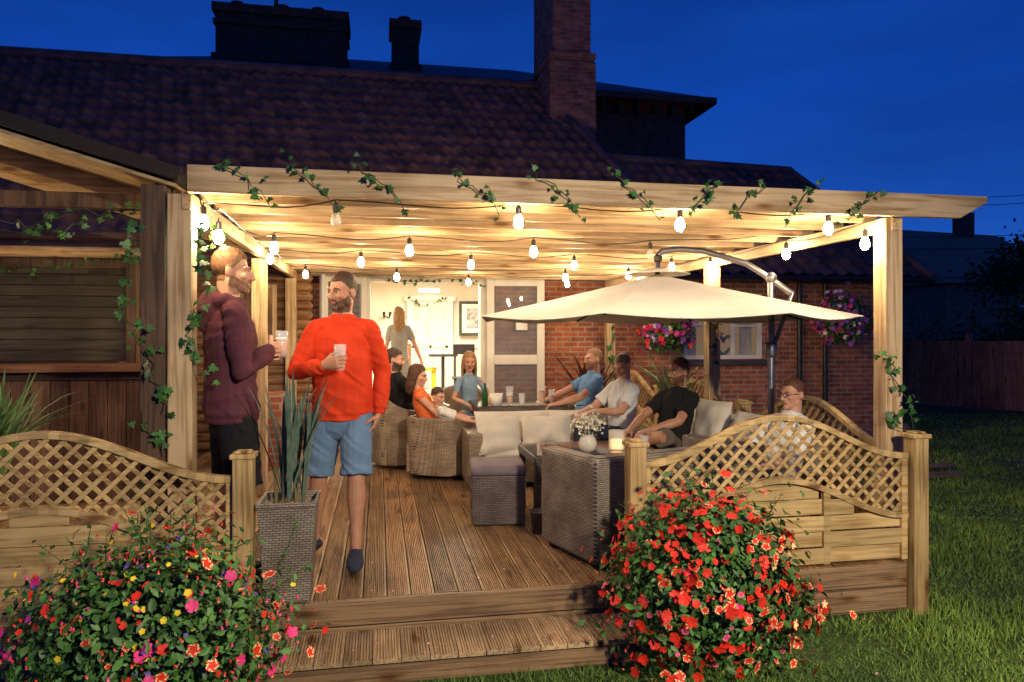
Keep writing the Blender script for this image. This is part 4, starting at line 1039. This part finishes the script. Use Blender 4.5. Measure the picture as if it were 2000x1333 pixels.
    if top:
        mb=MB();secs=[(hem,.176,.134),(hem+.03,.174,.132),(hem+.045,.182,.139),(-.02,.178,.136),(.10,.160*waist,.123*waist),(.22,.160*waist,.124*waist),(.34,.172,.130),(.41,.162,.118),(.455,.135,.100),(.50,.095,.080),(.548,.068,.066)]
        mb.loft([P+up*z for z,_,_ in secs],[(x*f,y*f) for _,x,y in secs],side=SX,n=20,round0=False,round1=False)
        for S_,E_,W_ in((SL,EL,WL),(SR,ER,WR)):
            mb.loft([P+up*.490+(S_-P-up*.460)*.22,S_.lerp(P+up*.490,.35)+up*.006,S_],[.045*f,.056*f,.058*f],n=12)
            if sleeve=='long': mb.loft([S_,S_.lerp(E_,.5),E_,E_.lerp(W_,.5),W_.lerp(E_,.16),W_.lerp(E_,.12),W_],[.061*f,.059*f,.053*f,.049*f,.045*f,.035*f,.033*f],n=14,round1=False)
            elif sleeve=='short': mb.loft([S_,S_.lerp(E_,.35),S_.lerp(E_,.68)],[.061*f,.062*f,.064*f],n=14,round1=False)
            elif sleeve=='roll': mb.loft([S_,S_.lerp(E_,.5),E_,E_.lerp(W_,.25)],[.062*f,.059*f,.054*f,.052*f],n=14,round1=False)
        if hood:
            b0=N_+up*-.01
            mb.loft([b0+SX*.075-up*.01+V((0,-.05,-.02)),b0+SX*.09+V((0,.03,.005)),b0+V((0,.095,-.01)),b0-SX*.09+V((0,.03,.005)),b0-SX*.075-up*.01+V((0,-.05,-.02))],[.024,.034,.048,.034,.024],n=12)
            mb.loft([b0+V((0,.08,.01)),b0+V((0,.12,-.06)),b0+V((0,.12,-.14))],[.055,.062,.03],side=SX,n=12)
        else:
            FW=up.cross(SX);R_=[N_-up*.005+SX*.064*lim*math.cos(k*math.pi/8)+FW*(.062*lim)*math.sin(k*math.pi/8)-up*.010*(1 if math.sin(k*math.pi/8)<0 else 0)*abs(math.sin(k*math.pi/8)) for k in range(17)]
            mb.loft(R_,[.010]*17,n=8)
        cloth(mb,'top',top,.008,sd=1)
    if bottom:
        mb=MB()
        mb.loft([P-up*.12,P-up*.04,P],[(.150*f,.108*f),(.152*f,.108*f),(.145*f,.100*f)],side=X,n=18,round1=False)
        for h_,k_,a_,lg in legs:
            if blen=='shorts': mb.loft([h_,h_.lerp(k_,.25),h_.lerp(k_,.5),h_.lerp(k_,.84),h_.lerp(k_,.87),h_.lerp(k_,.96)],[.082*f,.094*f,.092*f,.087*f,.091*f,.091*f],n=16,round1=False)
            elif blen=='short': mb.loft([h_,h_.lerp(k_,.5)],[.095*f,.092*f],n=16,round1=False)
            else: mb.loft([h_,h_.lerp(k_,.25),h_.lerp(k_,.5),k_,k_.lerp(a_,.5),a_.lerp(k_,.05)],[.082*f,.092*f,.085*f,.068*f,.062*f,.055*f],n=16,round1=False)
        cloth(mb,'trousers' if blen=='long' else 'shorts',bottom,.006,sd=4)
    if shoes:
        mb=MB()
        for h_,k_,a_,lg in legs:
            td=V(lg[2]) if len(lg)>2 else V((0,-1,0));td.normalize();fz=V((0,0,1)) if abs(td.z)<.9 else V((0,-1,0))
            mb.loft([a_+td*-.055-fz*.045,a_+td*-.02-fz*.035,a_+td*.04-fz*.038,a_+td*.11-fz*.05,a_+td*.165-fz*.057,a_+td*.20-fz*.062],[(.030,.032),(.040,.046),(.045,.044),(.052,.032),(.048,.026),(.03,.018)],side=td.cross(fz),n=14)
        cloth(mb,'shoes',shoes,.001,.006)
    bpy.context.view_layer.update()
    return g
orange=fab('orange_sweater',(.66,.055,.016),(.55,.04,.012));shortsB=fab('blue_shorts',(.14,.22,.34),(.11,.18,.29));navy=fab('navy_canvas',(.03,.035,.06))
maroon=fab('maroon_hoodie',(.11,.035,.045),(.085,.026,.036));black=fab('black_cloth',(.014,.014,.016))
hbr=hairm('brown_hair',(.07,.035,.018));hsa=hairm('sandy_hair',(.20,.10,.045));hbl=hairm('blonde_hair',(.42,.24,.10));hgr=hairm('grey_hair',(.30,.20,.15));hrd=hairm('auburn_hair',(.15,.055,.025))
g2=person('standing_man',(-.225,4.60,0),rad(-4),1.80,P=(0,0,.97),lean=(0,.02,1),tw=rad(-6),hyaw=rad(-36),hpitch=rad(5),
  armR=((-.075,-.25,1.22),(-1,.3,-1.0)),armL=((.225,-.03,.90),(.7,1,0)),
  legL=((.10,-.16,.085),(0,-1,0),(.05,-1,0)),legR=((-.19,.10,.085),(-.2,-1,0),(-.4,-1,0)),
  hands={'R':{'d':(.72,-.45,.18),'n':(.5,.8,0),'s':(0,0,1),'curl':(.65,.8,.5),'fist':1},'L':{'d':(-.35,-.25,-1),'n':(-1,0,0),'s':(0,-1,0)}},
  top=orange,bottom=shortsB,shoes=navy,skin=skinB,hair=hbr,beard=hairm('short_beard',(.13,.065,.04)),fat=1.04,vox=.005,waist=1.1)
def wl(g,p): return Matrix.Rotation(g.rotation_euler[2],3,'Z')@(V(p)*g.scale[0])+V(g.location)
hw=V((-.075,-.25,1.22));dd=V((.72,-.45,.18)).normalized();nn_=V((.5,.8,0));nn_=(nn_-dd*nn_.dot(dd)).normalized()
gp=wl(g2,hw+dd*.085+nn_*.042);pint('pint_glass',(gp.x,gp.y,gp.z-.05),.155,.037,.42)
g1=person('standing_man',(-.82,4.28,0),rad(112),1.90,P=(0,0,.97),lean=(0,.03,1),hyaw=rad(-14),hpitch=rad(4),
  armR=((-.05,-.19,1.24),(-1,.9,-1.2)),armL=((.06,-.17,1.21),(1,.9,-1.2)),
  legL=((.12,.03,.085),(0,-1,0)),legR=((-.12,-.03,.085),(0,-1,0)),
  hands={'R':{'d':(.55,-.75,.2),'n':(.75,.55,0),'s':(0,0,1),'curl':(.6,.75,.5),'fist':1},'L':{'d':(-.6,-.75,.1),'n':(-.7,.6,.0),'s':(0,0,1),'curl':(.6,.7,.5),'fist':1}},
  top=maroon,bottom=black,shoes=black,skin=skinA,hair=hsa,beard=hairm('sandy_stubble',(.32,.16,.09)),fat=1.04,vox=.005,hood=True,blen='shorts')
gp=wl(g1,(.0,-.265,1.20));pint('pint_glass',(gp.x,gp.y,gp.z),.155,.037,.62)
def seated(name,x,y,yaw,pz,H=1.75,**k):
    kk=dict(P=(0,0,pz),lean=(0,.22,1),armL=((.17,-.30,pz+.16),(1,.4,-.6)),armR=((-.17,-.30,pz+.16),(-1,.4,-.6)),legL=((.12,-.46,.085),(0,-1,1)),legR=((-.12,-.46,.085),(0,-1,1)),
      hands={'L':{'d':(-.2,-1,-.15),'n':(0,-.1,-1),'s':(-1,0,0)},'R':{'d':(.2,-1,-.15),'n':(0,-.1,-1),'s':(1,0,0)}})
    kk.update(k);return person(name,(x,y,0),yaw,H,**kk)
seated('seated_man',.26,7.72,rad(112),.50,1.72,top=black,bottom=navy,shoes=black,hair=hbr,beard=hbr,vox=.009,blen='long',hyaw=rad(-30),hpitch=rad(8))
seated('seated_woman',.54,7.15,rad(85),.46,1.58,lean=(0,.36,1),top=fab('orange_top',(.75,.16,.05)),bottom=navy,shoes=black,hair=hairm('dark_brown_hair',(.10,.04,.02)),hairstyle='bob',vox=.009,sleeve='none',female=True,hyaw=rad(-20),hpitch=rad(8))
seated('seated_boy',.80,6.92,rad(85),.68,1.15,lean=(0,.9,1),top=fab('white_tee',(.7,.68,.62)),bottom=fab('grey_shorts',(.2,.2,.22)),shoes=navy,hair=hbr,hairstyle='short',vox=.009,sleeve='short',blen='short',child=True,legL=((.10,-.78,.62),(0,-.3,1)),legR=((-.10,-.74,.60),(0,-.3,1)),hyaw=rad(-40),hpitch=rad(10))
seated('seated_girl',1.0,7.95,rad(12),.66,1.42,lean=(0,.08,1),top=fab('blue_dress',(.24,.36,.50)),bottom=fab('blue_skirt',(.2,.3,.42)),shoes=white,hair=hbl,hairstyle='long',vox=.009,sleeve='short',blen='shorts',child=True,female=True,fat=.80,legL=((.1,-.42,.2),(0,-1,1)),legR=((-.1,-.42,.2),(0,-1,1)),armL=((.13,-.30,.80),(1,.4,-.6)),armR=((-.13,-.30,.80),(-1,.4,-.6)),hyaw=rad(-15),hpitch=rad(3))
seated('seated_man',2.16,7.40,rad(-88),.48,1.75,top=fab('light_blue_shirt',(.16,.32,.55)),bottom=fab('grey_trousers',(.15,.15,.16)),shoes=black,skin=skinA,hair=hairm('short_sandy',(.34,.2,.12)),hairstyle='crop',beard=hairm('stub',(.34,.18,.11)),vox=.008,sleeve='short',blen='long',hyaw=rad(12),armL=((.25,-.38,.70),(1,.3,-.5)),armR=((-.12,-.42,.70),(-1,.4,-.6)))
seated('seated_man',2.33,6.72,rad(-72),.43,1.75,lean=(0,.08,1),top=fab('white_polo',(.72,.72,.70)),bottom=navy,shoes=black,skin=skinA,hair=hgr,hairstyle='crop',vox=.008,sleeve='short',blen='long',hyaw=rad(14),hpitch=rad(28),armL=((.05,-.36,.68),(1,.3,-.5)),armR=((-.10,-.36,.68),(-1,.4,-.6)))
seated('seated_man',2.48,5.85,rad(-66),.42,1.75,lean=(0,.22,1),top=black,bottom=fab('khaki_shorts',(.13,.105,.08)),shoes=black,skin=skinB,hair=hrd,hairstyle='short',beard=hrd,vox=.0065,sleeve='short',blen='shorts',hyaw=rad(-8),hpitch=rad(2),
  armL=((.10,-.36,.62),(1,.4,-.3)),armR=((-.12,-.38,.60),(-1,.5,-.3)),legR=((-.12,-.50,.085),(0,-1,1)),legL=((-.16,-.40,.50),(1,-.6,.5),(-1,-.2,-.2)))
seated('seated_man',2.83,4.75,rad(-80),.34,1.72,lean=(0,.30,1),top=fab('white_shirt',(.74,.72,.68)),bottom=navy,shoes=black,skin=skinA,hair=hrd,hairstyle='crop',vox=.007,sleeve='roll',blen='long',hyaw=rad(5),hpitch=rad(4),glasses=True)
person('standing_woman',(.30,10.75,.19),rad(165),1.62,top=fab('pale_dress',(.34,.33,.30)),bottom=fab('pale_skirt',(.32,.31,.28)),shoes=white,hair=hbl,hairstyle='long',vox=.011,female=True,sleeve='short',blen='shorts',armL=((.28,-.05,.85),(.3,1,0)),armR=((-.34,-.1,.9),(-.3,1,0)),legL=((.10,-.1,.085),(0,-1,0)),legR=((-.10,.12,.085),(0,-1,0)))
g=grp('mobile_phone',(1.93,6.6,.70));mb=MB();mb.box((1.88,6.62,.72),(.12,.07,.009),RZ(.2));mb.build('phone',blackm,g,bevel=.003)
for p,d_,rt in(((1.08,6.45,.48),(.42,.14,.33),RZ(.25)@RX(-.3)),((1.52,6.44,.48),(.44,.15,.33),RZ(-.1)@RX(-.3)),((2.80,5.72,.62),(.40,.15,.42),RZ(-1.3)@RX(-.2)),((2.85,5.15,.60),(.40,.15,.36),RZ(-1.4)@RX(-.2)),((1.75,4.45,.52),(.36,.14,.30),RZ(.3)@RX(-1.0))):
    mb=MB();mb.pillow(p,d_,rt);mb.build('scatter_cushion',cream,None,smooth=True)
print('DONE')
